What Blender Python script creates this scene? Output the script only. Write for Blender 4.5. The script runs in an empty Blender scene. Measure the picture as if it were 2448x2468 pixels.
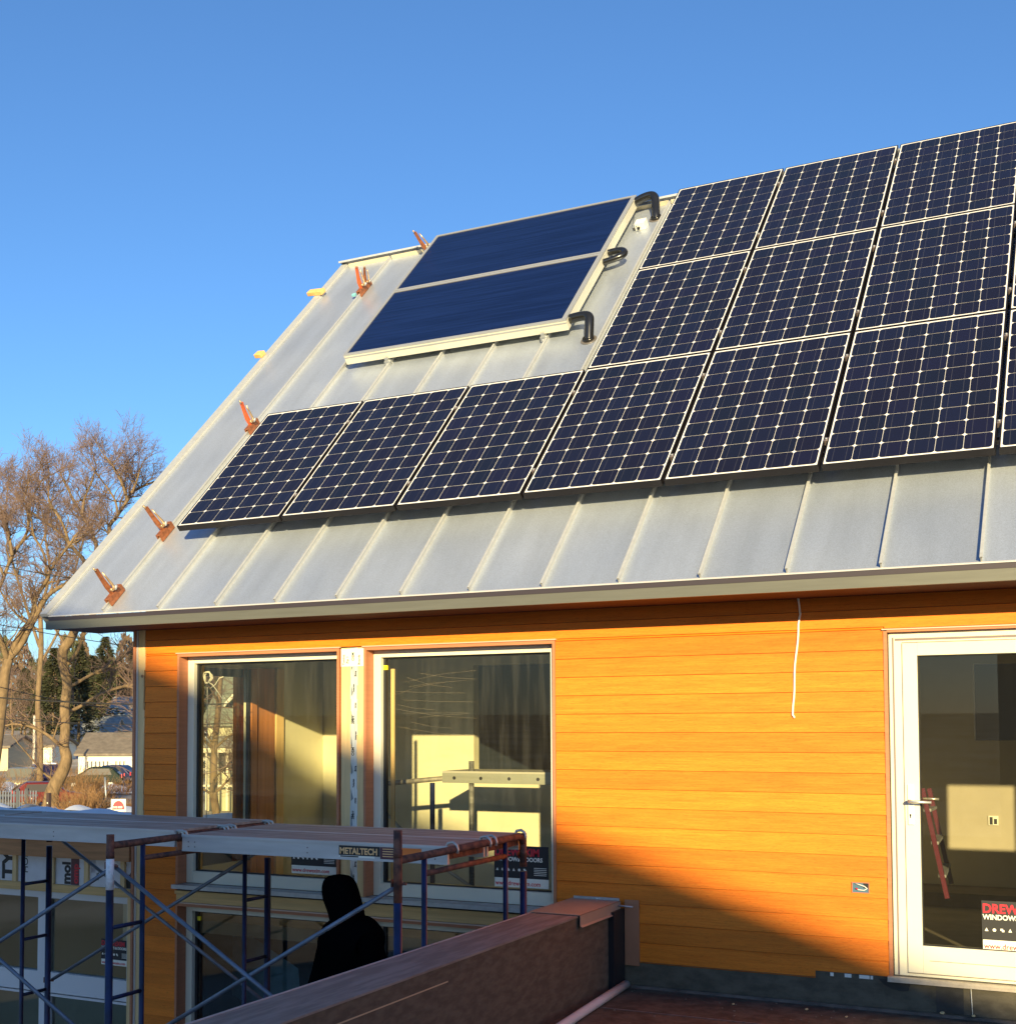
import bpy, math, random
from mathutils import Vector, Matrix
random.seed(7)
SC = bpy.context.scene
COL = SC.collection
rad = math.radians

# ------------------------------------------------------------------ camera
F, CX, CY = 2984.855, 1224.0, 1602.513
CR = ((0.89723115, -0.44085454, 0.02497088), (0.44154094, 0.89629564, -0.04117912), (-0.00422729, 0.04797286, 0.99883969))
CAM = Vector((2.751807, -7.606612, -0.067344))
cam = bpy.data.cameras.new('camera'); camo = bpy.data.objects.new('camera', cam); COL.objects.link(camo)
right = Vector([CR[i][0] for i in range(3)]); fwd = Vector([CR[i][1] for i in range(3)]); upv = Vector([CR[i][2] for i in range(3)])
camo.matrix_world = Matrix(((right.x, upv.x, -fwd.x, CAM.x), (right.y, upv.y, -fwd.y, CAM.y), (right.z, upv.z, -fwd.z, CAM.z), (0, 0, 0, 1)))
cam.sensor_fit = 'VERTICAL'; cam.sensor_height = 24.0; cam.lens = 24.0 * F / 2468.0
cam.shift_y = (CY - 1234.0) / 2468.0; cam.shift_x = 0.0
cam.clip_start = 0.1; cam.clip_end = 3000
SC.camera = camo

def ray(x, y):
    a = (x - CX) / F; b = -(y - CY) / F
    return right * a + fwd + upv * b
def at(x, y, D):                       # a real point D metres ahead of the camera along a sight line
    return CAM + ray(x, y) * D
def atY(x, y, Y):
    d = ray(x, y); return CAM + d * ((Y - CAM.y) / d.y)
def atX(x, y, X):
    d = ray(x, y); return CAM + d * ((X - CAM.x) / d.x)

# ------------------------------------------------------------------ world, sun, exposure
SUN = Vector((0.50, -1.0, 0.255)).normalized()
w = bpy.data.worlds.new('World'); SC.world = w; w.use_nodes = True
nt = w.node_tree; bg = nt.nodes['Background']
sky = nt.nodes.new('ShaderNodeTexSky'); sky.sky_type = 'NISHITA'; sky.sun_disc = False
sky.sun_elevation = math.asin(SUN.z); sky.sun_rotation = math.atan2(SUN.x, SUN.y)
sky.altitude = 0; sky.air_density = 1.0; sky.dust_density = 0.4; sky.ozone_density = 5.6
nt.links.new(sky.outputs[0], bg.inputs[0]); bg.inputs[1].default_value = 0.108
sun = bpy.data.lights.new('sun', 'SUN'); sun.energy = 5.0; sun.angle = rad(0.55); sun.color = (1.0, 0.80, 0.41)
suno = bpy.data.objects.new('sun', sun); COL.objects.link(suno)
suno.rotation_euler = SUN.to_track_quat('Z', 'Y').to_euler()
SC.view_settings.view_transform = 'Standard'; SC.view_settings.look = 'None'
SC.view_settings.exposure = 1.0; SC.view_settings.gamma = 1.0
SC.cycles.max_bounces = 8; SC.cycles.transparent_max_bounces = 16; SC.cycles.diffuse_bounces = 4
SC.cycles.use_denoising = True

# ------------------------------------------------------------------ materials
MATS = {}
def M(name, col, rough=0.6, metal=0.0, nz=None, namt=0.0, bump=0.0, coat=0.0, tone=False, col2=None, detail=4, spec=0.5, bscale=None):
    if name in MATS: return MATS[name]
    m = bpy.data.materials.new(name); m.use_nodes = True; MATS[name] = m
    t = m.node_tree; n = t.nodes; l = t.links; b = n['Principled BSDF']
    b.inputs['Roughness'].default_value = rough; b.inputs['Metallic'].default_value = metal
    b.inputs['Specular IOR Level'].default_value = spec
    if coat: b.inputs['Coat Weight'].default_value = coat; b.inputs['Coat Roughness'].default_value = 0.03
    c = tuple(col) + (1,)
    b.inputs['Base Color'].default_value = c
    out = None
    if nz:
        tc = n.new('ShaderNodeTexCoord'); mp = n.new('ShaderNodeMapping'); mp.inputs['Scale'].default_value = nz
        l.new(tc.outputs['Object'], mp.inputs[0])
        no = n.new('ShaderNodeTexNoise'); no.inputs['Scale'].default_value = 1.0; no.inputs['Detail'].default_value = detail
        no.inputs['Roughness'].default_value = 0.6
        l.new(mp.outputs[0], no.inputs[0])
        rp_ = n.new('ShaderNodeMapRange'); rp_.inputs[1].default_value = 0.40 if col2 else 0.3; rp_.inputs[2].default_value = 0.60 if col2 else 0.7
        l.new(no.outputs[0], rp_.inputs[0])
        mx = n.new('ShaderNodeMix'); mx.data_type = 'RGBA'
        l.new(rp_.outputs[0], mx.inputs[0])
        c2 = col2 or tuple(min(1, v * (1 + namt)) for v in col)
        c1 = tuple(v * (1 - namt) for v in col) if not col2 else col
        mx.inputs[6].default_value = tuple(c1) + (1,); mx.inputs[7].default_value = tuple(c2) + (1,)
        out = mx.outputs[2]
        if bump:
            bp = n.new('ShaderNodeBump'); bp.inputs['Strength'].default_value = bump; bp.inputs['Distance'].default_value = 0.01
            l.new(no.outputs[0], bp.inputs['Height']); l.new(bp.outputs[0], b.inputs['Normal'])
    if tone:
        at_ = n.new('ShaderNodeAttribute'); at_.attribute_name = 'tone'
        mm = n.new('ShaderNodeMix'); mm.data_type = 'RGBA'; mm.blend_type = 'MULTIPLY'; mm.inputs[0].default_value = 1.0
        if out is None:
            mm.inputs[6].default_value = c
        else: l.new(out, mm.inputs[6])
        l.new(at_.outputs[0], mm.inputs[7]); out = mm.outputs[2]
    if out is not None: l.new(out, b.inputs['Base Color'])
    return m

def glass_mat(name, tint=(0.80, 0.84, 0.78), refl=1.0, dirt=0.0):
    m = bpy.data.materials.new(name); m.use_nodes = True; MATS[name] = m
    t = m.node_tree; n = t.nodes; l = t.links
    for x in list(n):
        if x.type == 'BSDF_PRINCIPLED': n.remove(x)
    o = [x for x in n if x.type == 'OUTPUT_MATERIAL'][0]
    tr = n.new('ShaderNodeBsdfTransparent'); tr.inputs[0].default_value = tint + (1,)
    gl = n.new('ShaderNodeBsdfGlossy'); gl.inputs['Roughness'].default_value = 0.0; gl.inputs[0].default_value = (1, 1, 1, 1)
    fr = n.new('ShaderNodeFresnel'); fr.inputs[0].default_value = 1.52
    ml = n.new('ShaderNodeMath'); ml.operation = 'MULTIPLY'; ml.inputs[1].default_value = 2.0 * refl; ml.use_clamp = True
    l.new(fr.outputs[0], ml.inputs[0])
    mx = n.new('ShaderNodeMixShader'); l.new(ml.outputs[0], mx.inputs[0]); l.new(tr.outputs[0], mx.inputs[1]); l.new(gl.outputs[0], mx.inputs[2])
    last = mx
    if dirt:
        df = n.new('ShaderNodeBsdfDiffuse'); df.inputs[0].default_value = (0.6, 0.58, 0.5, 1)
        tc = n.new('ShaderNodeTexCoord'); mp = n.new('ShaderNodeMapping'); mp.inputs['Scale'].default_value = (14, 1, 1.2)
        no = n.new('ShaderNodeTexNoise'); no.inputs['Scale'].default_value = 1.6; no.inputs['Detail'].default_value = 5
        l.new(tc.outputs['Object'], mp.inputs[0]); l.new(mp.outputs[0], no.inputs[0])
        mr = n.new('ShaderNodeMapRange'); mr.inputs[1].default_value = 0.45; mr.inputs[2].default_value = 0.8; mr.inputs[3].default_value = 0.012; mr.inputs[4].default_value = dirt
        l.new(no.outputs[0], mr.inputs[0])
        m2 = n.new('ShaderNodeMixShader'); l.new(mr.outputs[0], m2.inputs[0]); l.new(mx.outputs[0], m2.inputs[1]); l.new(df.outputs[0], m2.inputs[2]); last = m2
    l.new(last.outputs[0], o.inputs[0])
    return m

def siding_mat():
    m = bpy.data.materials.new('siding_wood'); m.use_nodes = True; MATS['siding'] = m
    t = m.node_tree; n = t.nodes; l = t.links; b = n['Principled BSDF']; b.inputs['Roughness'].default_value = 0.55
    b.inputs['Specular IOR Level'].default_value = 0.25
    tc = n.new('ShaderNodeTexCoord'); at_ = n.new('ShaderNodeAttribute'); at_.attribute_name = 'tone'
    sep = n.new('ShaderNodeSeparateColor'); l.new(at_.outputs[0], sep.inputs[0])
    ad = n.new('ShaderNodeVectorMath'); ad.operation = 'MULTIPLY_ADD'
    l.new(at_.outputs['Vector'], ad.inputs[0]); ad.inputs[1].default_value = (13, 0, 7); l.new(tc.outputs['Object'], ad.inputs[2])
    def noise(sc, det, rgh):
        mp = n.new('ShaderNodeMapping'); mp.inputs['Scale'].default_value = sc; l.new(ad.outputs[0], mp.inputs[0])
        q = n.new('ShaderNodeTexNoise'); q.inputs['Scale'].default_value = 1; q.inputs['Detail'].default_value = det; q.inputs['Roughness'].default_value = rgh
        q.inputs['Distortion'].default_value = 0.6
        l.new(mp.outputs[0], q.inputs[0]); return q
    n1 = noise((4.5, 1, 110), 7, 0.75); n2 = noise((1.1, 1, 16), 3, 0.5); n3 = noise((26, 1, 420), 2, 0.5)
    r1 = n.new('ShaderNodeMapRange'); r1.inputs[1].default_value = 0.30; r1.inputs[2].default_value = 0.70; l.new(n1.outputs[0], r1.inputs[0])
    mx = n.new('ShaderNodeMix'); mx.data_type = 'RGBA'; l.new(r1.outputs[0], mx.inputs[0])
    mx.inputs[6].default_value = (0.66, 0.148, 0.009, 1); mx.inputs[7].default_value = (0.80, 0.238, 0.023, 1)
    r2 = n.new('ShaderNodeMapRange'); r2.inputs[1].default_value = 0.3; r2.inputs[2].default_value = 0.7; r2.inputs[3].default_value = 0.86; r2.inputs[4].default_value = 1.10; l.new(n2.outputs[0], r2.inputs[0])
    r3 = n.new('ShaderNodeMapRange'); r3.inputs[1].default_value = 0.55; r3.inputs[2].default_value = 0.75; r3.inputs[3].default_value = 1.0; r3.inputs[4].default_value = 0.60; l.new(n3.outputs[0], r3.inputs[0])
    mu = n.new('ShaderNodeMath'); mu.operation = 'MULTIPLY'; l.new(r2.outputs[0], mu.inputs[0]); l.new(r3.outputs[0], mu.inputs[1])
    tr = n.new('ShaderNodeMapRange'); tr.inputs[3].default_value = 0.82; tr.inputs[4].default_value = 1.18; l.new(sep.outputs[0], tr.inputs[0])
    mv = n.new('ShaderNodeMath'); mv.operation = 'MULTIPLY'; l.new(mu.outputs[0], mv.inputs[0]); l.new(tr.outputs[0], mv.inputs[1])
    sc = n.new('ShaderNodeVectorMath'); sc.operation = 'SCALE'; l.new(mx.outputs[2], sc.inputs[0]); l.new(mv.outputs[0], sc.inputs['Scale'])
    l.new(sc.outputs[0], b.inputs['Base Color'])
    bp = n.new('ShaderNodeBump'); bp.inputs['Strength'].default_value = 0.25; bp.inputs['Distance'].default_value = 0.004
    l.new(n1.outputs[0], bp.inputs['Height']); l.new(bp.outputs[0], b.inputs['Normal'])
    return m

def roof_mat():
    m = bpy.data.materials.new('galvalume'); m.use_nodes = True; MATS['roof'] = m
    t = m.node_tree; n = t.nodes; l = t.links; b = n['Principled BSDF']
    b.inputs['Metallic'].default_value = 0.62
    tc = n.new('ShaderNodeTexCoord')
    def noise(sc, det):
        mp = n.new('ShaderNodeMapping'); mp.inputs['Scale'].default_value = sc; l.new(tc.outputs['Object'], mp.inputs[0])
        q = n.new('ShaderNodeTexNoise'); q.inputs['Scale'].default_value = 1; q.inputs['Detail'].default_value = det; l.new(mp.outputs[0], q.inputs[0]); return q
    a = noise((1.4, 1.2, 1.2), 4); g = noise((160, 160, 160), 2); vo = noise((7, 1.0, 1.0), 3)
    mx = n.new('ShaderNodeMix'); mx.data_type = 'RGBA'; l.new(a.outputs[0], mx.inputs[0])
    mx.inputs[6].default_value = (0.42, 0.48, 0.60, 1); mx.inputs[7].default_value = (0.56, 0.61, 0.70, 1)
    r = n.new('ShaderNodeMapRange'); r.inputs[1].default_value = 0.3; r.inputs[2].default_value = 0.7; r.inputs[3].default_value = 0.88; r.inputs[4].default_value = 1.12; l.new(g.outputs[0], r.inputs[0])
    r2 = n.new('ShaderNodeMapRange'); r2.inputs[1].default_value = 0.3; r2.inputs[2].default_value = 0.7; r2.inputs[3].default_value = 0.93; r2.inputs[4].default_value = 1.06; l.new(vo.outputs[0], r2.inputs[0])
    mu = n.new('ShaderNodeMath'); mu.operation = 'MULTIPLY'; l.new(r.outputs[0], mu.inputs[0]); l.new(r2.outputs[0], mu.inputs[1])
    ta_ = n.new('ShaderNodeAttribute'); ta_.attribute_name = 'tone'; m3 = n.new('ShaderNodeMath'); m3.operation = 'MULTIPLY'; l.new(mu.outputs[0], m3.inputs[0]); l.new(ta_.outputs['Fac'], m3.inputs[1])
    sc = n.new('ShaderNodeVectorMath'); sc.operation = 'SCALE'; l.new(mx.outputs[2], sc.inputs[0]); l.new(m3.outputs[0], sc.inputs['Scale'])
    l.new(sc.outputs[0], b.inputs['Base Color'])
    rr = n.new('ShaderNodeMapRange'); rr.inputs[3].default_value = 0.36; rr.inputs[4].default_value = 0.5; l.new(a.outputs[0], rr.inputs[0]); l.new(rr.outputs[0], b.inputs['Roughness'])
    bp = n.new('ShaderNodeBump'); bp.inputs['Strength'].default_value = 0.30; bp.inputs['Distance'].default_value = 0.006; l.new(vo.outputs[0], bp.inputs['Height']); l.new(bp.outputs[0], b.inputs['Normal'])
    return m

siding = siding_mat(); roofm = roof_mat()
seamm = M('roof_trim_metal', (0.50, 0.51, 0.52), 0.45, 0.35, (30, 30, 30), 0.08)
fasciam = M('fascia_metal', (0.135, 0.135, 0.115), 0.5, 0.35, (3, 40, 40), 0.08)
lipshadem = M('lip_shade_metal', (0.05, 0.04, 0.05), 0.5, 0.3)  # dark colour stands for the shadow below the eave lip
whitelip = M('bright_lip', (0.62, 0.60, 0.58), 0.4, 0.3)
browntrim = M('brown_trim', (0.45, 0.175, 0.085), 0.6, 0, (3, 3, 60), 0.10)
creamlip = M('flashing_lip', (0.62, 0.44, 0.34), 0.5, 0.2)
whitef = M('white_frame', (0.72, 0.69, 0.56), 0.4, 0, (2, 2, 2), 0.03, spec=0.4)
greyf = M('groove_grey', (0.20, 0.16, 0.16), 0.6)
blackg = M('gasket_black', (0.012, 0.012, 0.015), 0.5)
yelwood = M('raw_pine', (0.72, 0.50, 0.24), 0.7, 0, (30, 30, 2.0), 0.14, 0.05)
yelwoodh = M('raw_pine_h', (0.66, 0.42, 0.17), 0.7, 0, (2, 30, 40), 0.16, 0.05)
orwoodh = M('fir_beam', (0.50, 0.24, 0.10), 0.7, 0, (2, 30, 30), 0.22, 0.05)
orwood = M('fir_post', (0.50, 0.20, 0.07), 0.6, 0, (30, 30, 2), 0.2)
greyedge = M('grey_flashing', (0.55, 0.53, 0.50), 0.5, 0.3)
tapem = M('tape_silver', (0.60, 0.62, 0.60), 0.35, 0.2, (25, 25, 4), 0.25, 0.3)
wrap = M('house_wrap', (0.66, 0.66, 0.70), 0.5, 0, (9, 9, 9), 0.08, 0.2)
inkb = M('ink_black', (0.02, 0.02, 0.022), 0.6)
inkr = M('ink_red', (0.62, 0.02, 0.04), 0.5)
inkdr = M('ink_dark_red', (0.10, 0.025, 0.04), 0.5)
inkw = M('ink_white', (0.82, 0.80, 0.70), 0.5)
inko = M('ink_gold', (0.85, 0.50, 0.22), 0.5)
inkor = M('ink_orange', (0.85, 0.20, 0.03), 0.5)
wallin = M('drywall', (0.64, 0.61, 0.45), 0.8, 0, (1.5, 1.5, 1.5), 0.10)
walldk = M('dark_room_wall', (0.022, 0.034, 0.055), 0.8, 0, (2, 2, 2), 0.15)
floorin = M('subfloor', (0.20, 0.17, 0.12), 0.8, 0, (2, 2, 2), 0.3)
membr = M('black_membrane', (0.062, 0.053, 0.036), 0.6, 0, (7, 5, 12), 0, 0.5, detail=10, col2=(0.105, 0.090, 0.062))
roofflat = M('flat_roof_membrane', (0.038, 0.034, 0.026), 0.75, 0, (11, 11, 11), 0, 0.9, detail=15, col2=(0.088, 0.077, 0.058))
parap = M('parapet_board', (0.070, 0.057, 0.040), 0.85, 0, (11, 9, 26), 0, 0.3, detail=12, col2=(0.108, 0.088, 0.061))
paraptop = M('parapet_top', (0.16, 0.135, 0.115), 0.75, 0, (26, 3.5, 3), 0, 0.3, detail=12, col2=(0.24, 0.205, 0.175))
capm = M('tan_coping', (0.33, 0.27, 0.21), 0.5, 0.1, (6, 6, 6), 0.06)
galv = M('galvanised', (0.42, 0.44, 0.46), 0.5, 0.6, (14, 14, 14), 0.15)
alum = M('aluminium_rail', (0.52, 0.51, 0.50), 0.55, 0.35, (3, 20, 20), 0.10)
ply = M('plank_ply', (0.24, 0.20, 0.165), 0.8, 0, (2.5, 26, 10), 0, 0.2, detail=10, col2=(0.40, 0.34, 0.285))
bluep = M('blue_scaffold_paint', (0.006, 0.009, 0.035), 0.45, 0, (9, 9, 5), 0, 0.1, col2=(0.010, 0.020, 0.085))
rust = M('rusty_steel', (0.065, 0.032, 0.028), 0.75, 0.2, (16, 16, 16), 0, 0.3, col2=(0.20, 0.080, 0.050))
rusto = M('rusty_orange_clamp', (0.30, 0.105, 0.045), 0.6, 0.35, (40, 40, 40), 0.45, 0.2)
clampg = M('clamp_gold', (0.62, 0.42, 0.24), 0.35, 0.7, (40, 40, 40), 0.3)
redpaint = M('red_paint', (0.62, 0.11, 0.03), 0.4, 0, (30, 30, 30), 0.2)
pvc = M('pvc_white', (0.60, 0.61, 0.61), 0.35)
blackpl = M('black_rubber_hose', (0.012, 0.012, 0.012), 0.22, coat=0.3)
cloth = M('black_cloth', (0.0025, 0.0025, 0.003), 1.0, spec=0.0)
skin = M('skin', (0.25, 0.13, 0.09), 0.6)
whitepl = M('white_plastic', (0.80, 0.78, 0.70), 0.4)
bark = M('bark', (0.17, 0.115, 0.062), 0.9, 0, (6, 6, 2), 0.40, 0.4)
twig = M('twig', (0.19, 0.125, 0.10), 0.9, tone=False)
gl_win = glass_mat('window_glass', (0.90, 0.90, 0.80), 0.40, 0.05)
gl_dark = glass_mat('lower_window_glass', (0.72, 0.76, 0.70), 0.8, 0.04)
gl_door = glass_mat('door_glass', (0.80, 0.79, 0.72), 0.40, 0.015)

# ------------------------------------------------------------------ mesh helpers
def tag(o, label=None, cat=None, group=None, kind=None):
    if label: o['label'] = label
    if cat: o['category'] = cat
    if group: o['group'] = group
    if kind: o['kind'] = kind
    return o
def empty(name, loc=(0, 0, 0), label=None, cat=None, group=None, parent=None):
    o = bpy.data.objects.new(name, None); COL.objects.link(o); o.location = loc
    if parent: o.parent = parent
    return tag(o, label, cat, group)

class MB:
    def __init__(s): s.v = []; s.f = []; s.m = []; s.t = []; s.mats = []; s.cur = 0; s.tone = None; s.smooth = False; s.sm = []
    def mat(s, m):
        if m not in s.mats: s.mats.append(m)
        s.cur = s.mats.index(m); return s
    def face(s, pts):
        i = len(s.v); s.v += [tuple(p) for p in pts]; s.f.append(tuple(range(i, i + len(pts)))); s.m.append(s.cur); s.t.append(s.tone); s.sm.append(s.smooth)
    def _f(s, idx):
        s.f.append(tuple(idx)); s.m.append(s.cur); s.t.append(s.tone); s.sm.append(s.smooth)
    def box(s, x0, x1, y0, y1, z0, z1, X=None):
        i = len(s.v)
        P = [(x0, y0, z0), (x1, y0, z0), (x1, y1, z0), (x0, y1, z0), (x0, y0, z1), (x1, y0, z1), (x1, y1, z1), (x0, y1, z1)]
        if X is not None: P = [tuple(X @ Vector(p)) for p in P]
        s.v += P
        for q in ((0, 3, 2, 1), (4, 5, 6, 7), (0, 1, 5, 4), (1, 2, 6, 5), (2, 3, 7, 6), (3, 0, 4, 7)): s._f([i + k for k in q])
        return s
    def prism(s, poly, a, b):            # poly: list of 3D points, extruded by vector from a..b (offsets)
        a = Vector(a); b = Vector(b); n = len(poly); i = len(s.v)
        s.v += [tuple(Vector(p) + a) for p in poly] + [tuple(Vector(p) + b) for p in poly]
        s._f([i + k for k in range(n)][::-1]); s._f([i + n + k for k in range(n)])
        for k in range(n): s._f([i + k, i + (k + 1) % n, i + n + (k + 1) % n, i + n + k])
        return s
    def tube(s, pts, r, n=8, cap=True):
        pts = [Vector(p) for p in pts]; rs = r if isinstance(r, (list, tuple)) else [r] * len(pts)
        base = len(s.v); prev = None; sm = s.smooth; s.smooth = True
        for k, p in enumerate(pts):
            if k == 0: d = pts[1] - p
            elif k == len(pts) - 1: d = p - pts[k - 1]
            else: d = (pts[k + 1] - p).normalized() + (p - pts[k - 1]).normalized()
            if d.length < 1e-9: d = Vector((0, 0, 1))
            d.normalize()
            if prev is None:
                a = Vector((0, 0, 1)) if abs(d.z) < 0.9 else Vector((1, 0, 0))
                u = d.cross(a).normalized()
            else:
                u = (prev - d * prev.dot(d))
                u = u.normalized() if u.length > 1e-6 else d.orthogonal().normalized()
            prev = u; v = d.cross(u)
            for j in range(n):
                t = 2 * math.pi * j / n
                s.v.append(tuple(p + (u * math.cos(t) + v * math.sin(t)) * rs[k]))
        for k in range(len(pts) - 1):
            for j in range(n):
                a = base + k * n + j; b = base + k * n + (j + 1) % n
                s._f((a, b, b + n, a + n))
        s.smooth = False
        if cap and n > 3:
            s._f([base + j for j in range(n)][::-1]); s._f([base + (len(pts) - 1) * n + j for j in range(n)])
        s.smooth = sm
        return s
    def build(s, name, parent=None, label=None, cat=None, group=None, kind=None, bevel=0):
        me = bpy.data.meshes.new(name); me.from_pydata(s.v, [], s.f)
        for m in s.mats: me.materials.append(m)
        if len(s.mats) > 1: me.polygons.foreach_set('material_index', s.m)
        if any(s.sm): me.polygons.foreach_set('use_smooth', s.sm)
        if any(t is not None for t in s.t):
            ca = me.attributes.new('tone', 'FLOAT_COLOR', 'CORNER'); d = []
            for p, t in zip(me.polygons, s.t):
                c = t if isinstance(t, tuple) else ((t if t is not None else 1.0),) * 3
                d += [c[0], c[1], c[2], 1.0] * p.loop_total
            ca.data.foreach_set('color', d)
        me.update()
        o = bpy.data.objects.new(name, me); COL.objects.link(o)
        if parent: o.parent = parent
        if bevel:
            b = o.modifiers.new('bevel', 'BEVEL'); b.width = bevel; b.segments = 2; b.limit_method = 'ANGLE'
        return tag(o, label, cat, group, kind)
def mb(m): return MB().mat(m)

def text(body, size, X, m, into, bold=0.0, align='LEFT', ext=0.0006):
    c = bpy.data.curves.new('t', 'FONT'); c.body = body; c.size = size; c.offset = bold; c.extrude = ext; c.align_x = align; c.resolution_u = 3
    o = bpy.data.objects.new('t', c); me = bpy.data.meshes.new_from_object(o)
    into.mat(m); i = len(into.v)
    into.v += [tuple(X @ v.co) for v in me.vertices]
    for p in me.polygons: into._f([i + k for k in p.vertices])
    bpy.data.objects.remove(o); bpy.data.curves.remove(c); bpy.data.meshes.remove(me)
def wallX(x, y, z, rot=0, sx=1.0):       # text lying on a wall that faces -Y
    return Matrix.Translation((x, y, z)) @ Matrix.Rotation(rad(90), 4, 'X') @ Matrix.Rotation(rad(rot), 4, 'Z') @ Matrix.Diagonal((sx, 1, 1, 1))

# roof frame: origin P0 on the plane of the photovoltaic glass, U up the slope, N away from the roof
P0 = Vector((-3.8309, 0.0546, 1.6252)); q2 = math.sqrt(0.5)
U = Vector((0, q2, q2)); N = Vector((0, -q2, q2)); HR = -0.185
def rp(X, s, h=HR): return Vector((X, P0.y, P0.z)) + N * h + U * s
def RX(X, s, h=HR):                      # matrix: local x = along eave, y = up slope, z = out of roof
    o = rp(X, s, h); return Matrix(((1, 0, 0, o.x), (0, q2, -q2, o.y), (0, q2, q2, o.z), (0, 0, 0, 1)))
S_EAVE, S_RIDGE, X_RAKE, X_END = -0.995, 4.96, -4.80, 6.6

# ------------------------------------------------------------------ ground and far setting
def gz(x, y):
    d = math.hypot(x - CAM.x, y - CAM.y)
    z = -5.0
    if d > 118: z += min(1, (d - 118) / 42) * 2.4
    if d > 160: z += min(1, (d - 160) / 160) * 5
    if d > 320: z += min(1, (d - 320) / 900) * 6
    return z
g = MB(); gm = M('ground_snow_patches', (0.16, 0.115, 0.065), 0.9, 0, (0.10, 0.10, 0.10), 0, 0.1, col2=(0.46, 0.43, 0.40), detail=8)
g.mat(gm); xs = [-1500, -900, -600, -420] + list(range(-330, 60, 10)) + [120, 300, 800]; ys = [-800, -300, -120, -60, -30, -12] + list(range(0, 330, 10)) + [420, 600, 900, 1500]
idx = {}
for i, x in enumerate(xs):
    for j, y in enumerate(ys):
        idx[i, j] = len(g.v); g.v.append((x, y, gz(x, y) + (random.uniform(-0.12, 0.12) if gz(x, y) < 3 else 0)))
g.smooth = True
for i in range(len(xs) - 1):
    for j in range(len(ys) - 1): g._f((idx[i, j], idx[i + 1, j], idx[i + 1, j + 1], idx[i, j + 1]))
g.build('ground', kind='structure')
snowm = M('snow', (0.80, 0.82, 0.86), 0.7, 0, (1.2, 1.2, 1.2), 0.06, 0.4)
asph = M('asphalt', (0.06, 0.06, 0.065), 0.8, 0, (1, 1, 1), 0.3)

# ------------------------------------------------------------------ the main house
house = empty('orange_house', (0, 0, -5), 'orange clapboard house with grey standing seam metal roof under the solar panels', 'house')
def H(mbx, name, label=None, parent=None, bevel=0):
    o = mbx.build(name, parent or house, label, bevel=bevel)
    if not parent: o.matrix_parent_inverse = Matrix.Translation((0, 0, 5))
    return o
# siding courses
E0, ZN = 0.4887, 0.1228
sd = mb(siding); dk = (0.0, 0.5, 0.5)
def course(n, x0, x1, zb=None, zt=None):
    """one run of clapboards in course n between x0 and x1, butt-jointed at random lengths"""
    z1 = E0 - ZN * n + ZN; z0 = E0 - ZN * n
    if zb is not None: z0 = max(z0, zb)
    if zt is not None: z1 = min(z1, zt)
    if z1 - z0 < 0.004: return
    rnd = random.Random(n * 77 + 5); x = -9.0
    while x < x1:
        L = 30.0; a = max(x, x0); b = min(x + L - 0.0015, x1)
        tn = (rnd.random(), rnd.random(), rnd.random())
        if b > a + 0.003:
            sd.tone = tn; top = 0.0; bot = -0.0090; g0 = 0.0027
            i = len(sd.v)
            sd.v += [(a, bot, z0 + g0), (b, bot, z0 + g0), (b, top, z1), (a, top, z1), (a, 0.02, z0 + g0), (b, 0.02, z0 + g0), (b, 0.02, z1), (a, 0.02, z1)]
            for q in ((0, 1, 2, 3), (1, 5, 6, 2), (4, 0, 3, 7), (0, 4, 5, 1)): sd._f([i + k for k in q])
        x += L
for n in range(-2, 40):
    zb = E0 - ZN * n
    if zb > 0.75: continue
    # left pier
    if zb + ZN > 0.503: course(n, -4.217, 1.512, zb=0.503, zt=0.70)
    course(n, -4.217, -3.884, zt=0.503)
    if zb + ZN > -1.61:
        zz = -1.6055
        course(n, -0.632, -0.049, zb=max(zb, -1.6055), zt=0.503)
        course(n, -0.049, 1.072, zb=zz, zt=0.503)
        course(n, 1.072, 1.506, zb=-1.562, zt=0.503)
        course(n, 2.72, 3.24, zb=-1.56, zt=0.503); course(n, 3.92, 6.5, zb=-1.56, zt=0.503); course(n, 3.24, 3.92, zb=-1.56, zt=-0.25)
    course(n, -0.632, -0.49, zt=-1.6055)
    course(n, 1.512, 6.5, zb=0.4925, zt=0.70)
H(sd, 'siding')
# sheathing behind the boards (openings left for windows and door)
sh = mb(M('sheathing', (0.05, 0.04, 0.03), 0.9))
for x0, x1, z0, z1 in ((-4.30, -3.89, -5, 0.70), (-3.89, -0.63, 0.50, 0.70), (-0.63, 1.53, -1.76, 0.70), (-0.63, -0.5, -5, -1.76), (1.53, 2.70, 0.48, 0.70), (2.70, 3.24, -1.76, 0.70), (3.92, 6.5, -1.76, 0.70), (3.24, 3.92, -1.76, -0.25), (3.24, 3.92, 0.42, 0.70), (-2.33, -2.17, -5, 0.50), (-3.89, -2.33, -1.44, -1.31), (-2.17, -0.63, -1.44, -1.31), (-3.89, -2.33, -5, -3.6), (-2.17, -0.63, -5, -3.6)):
    sh.box(x0, x1, 0.012, 0.16, z0, z1)
H(sh, 'sheathing')
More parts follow.
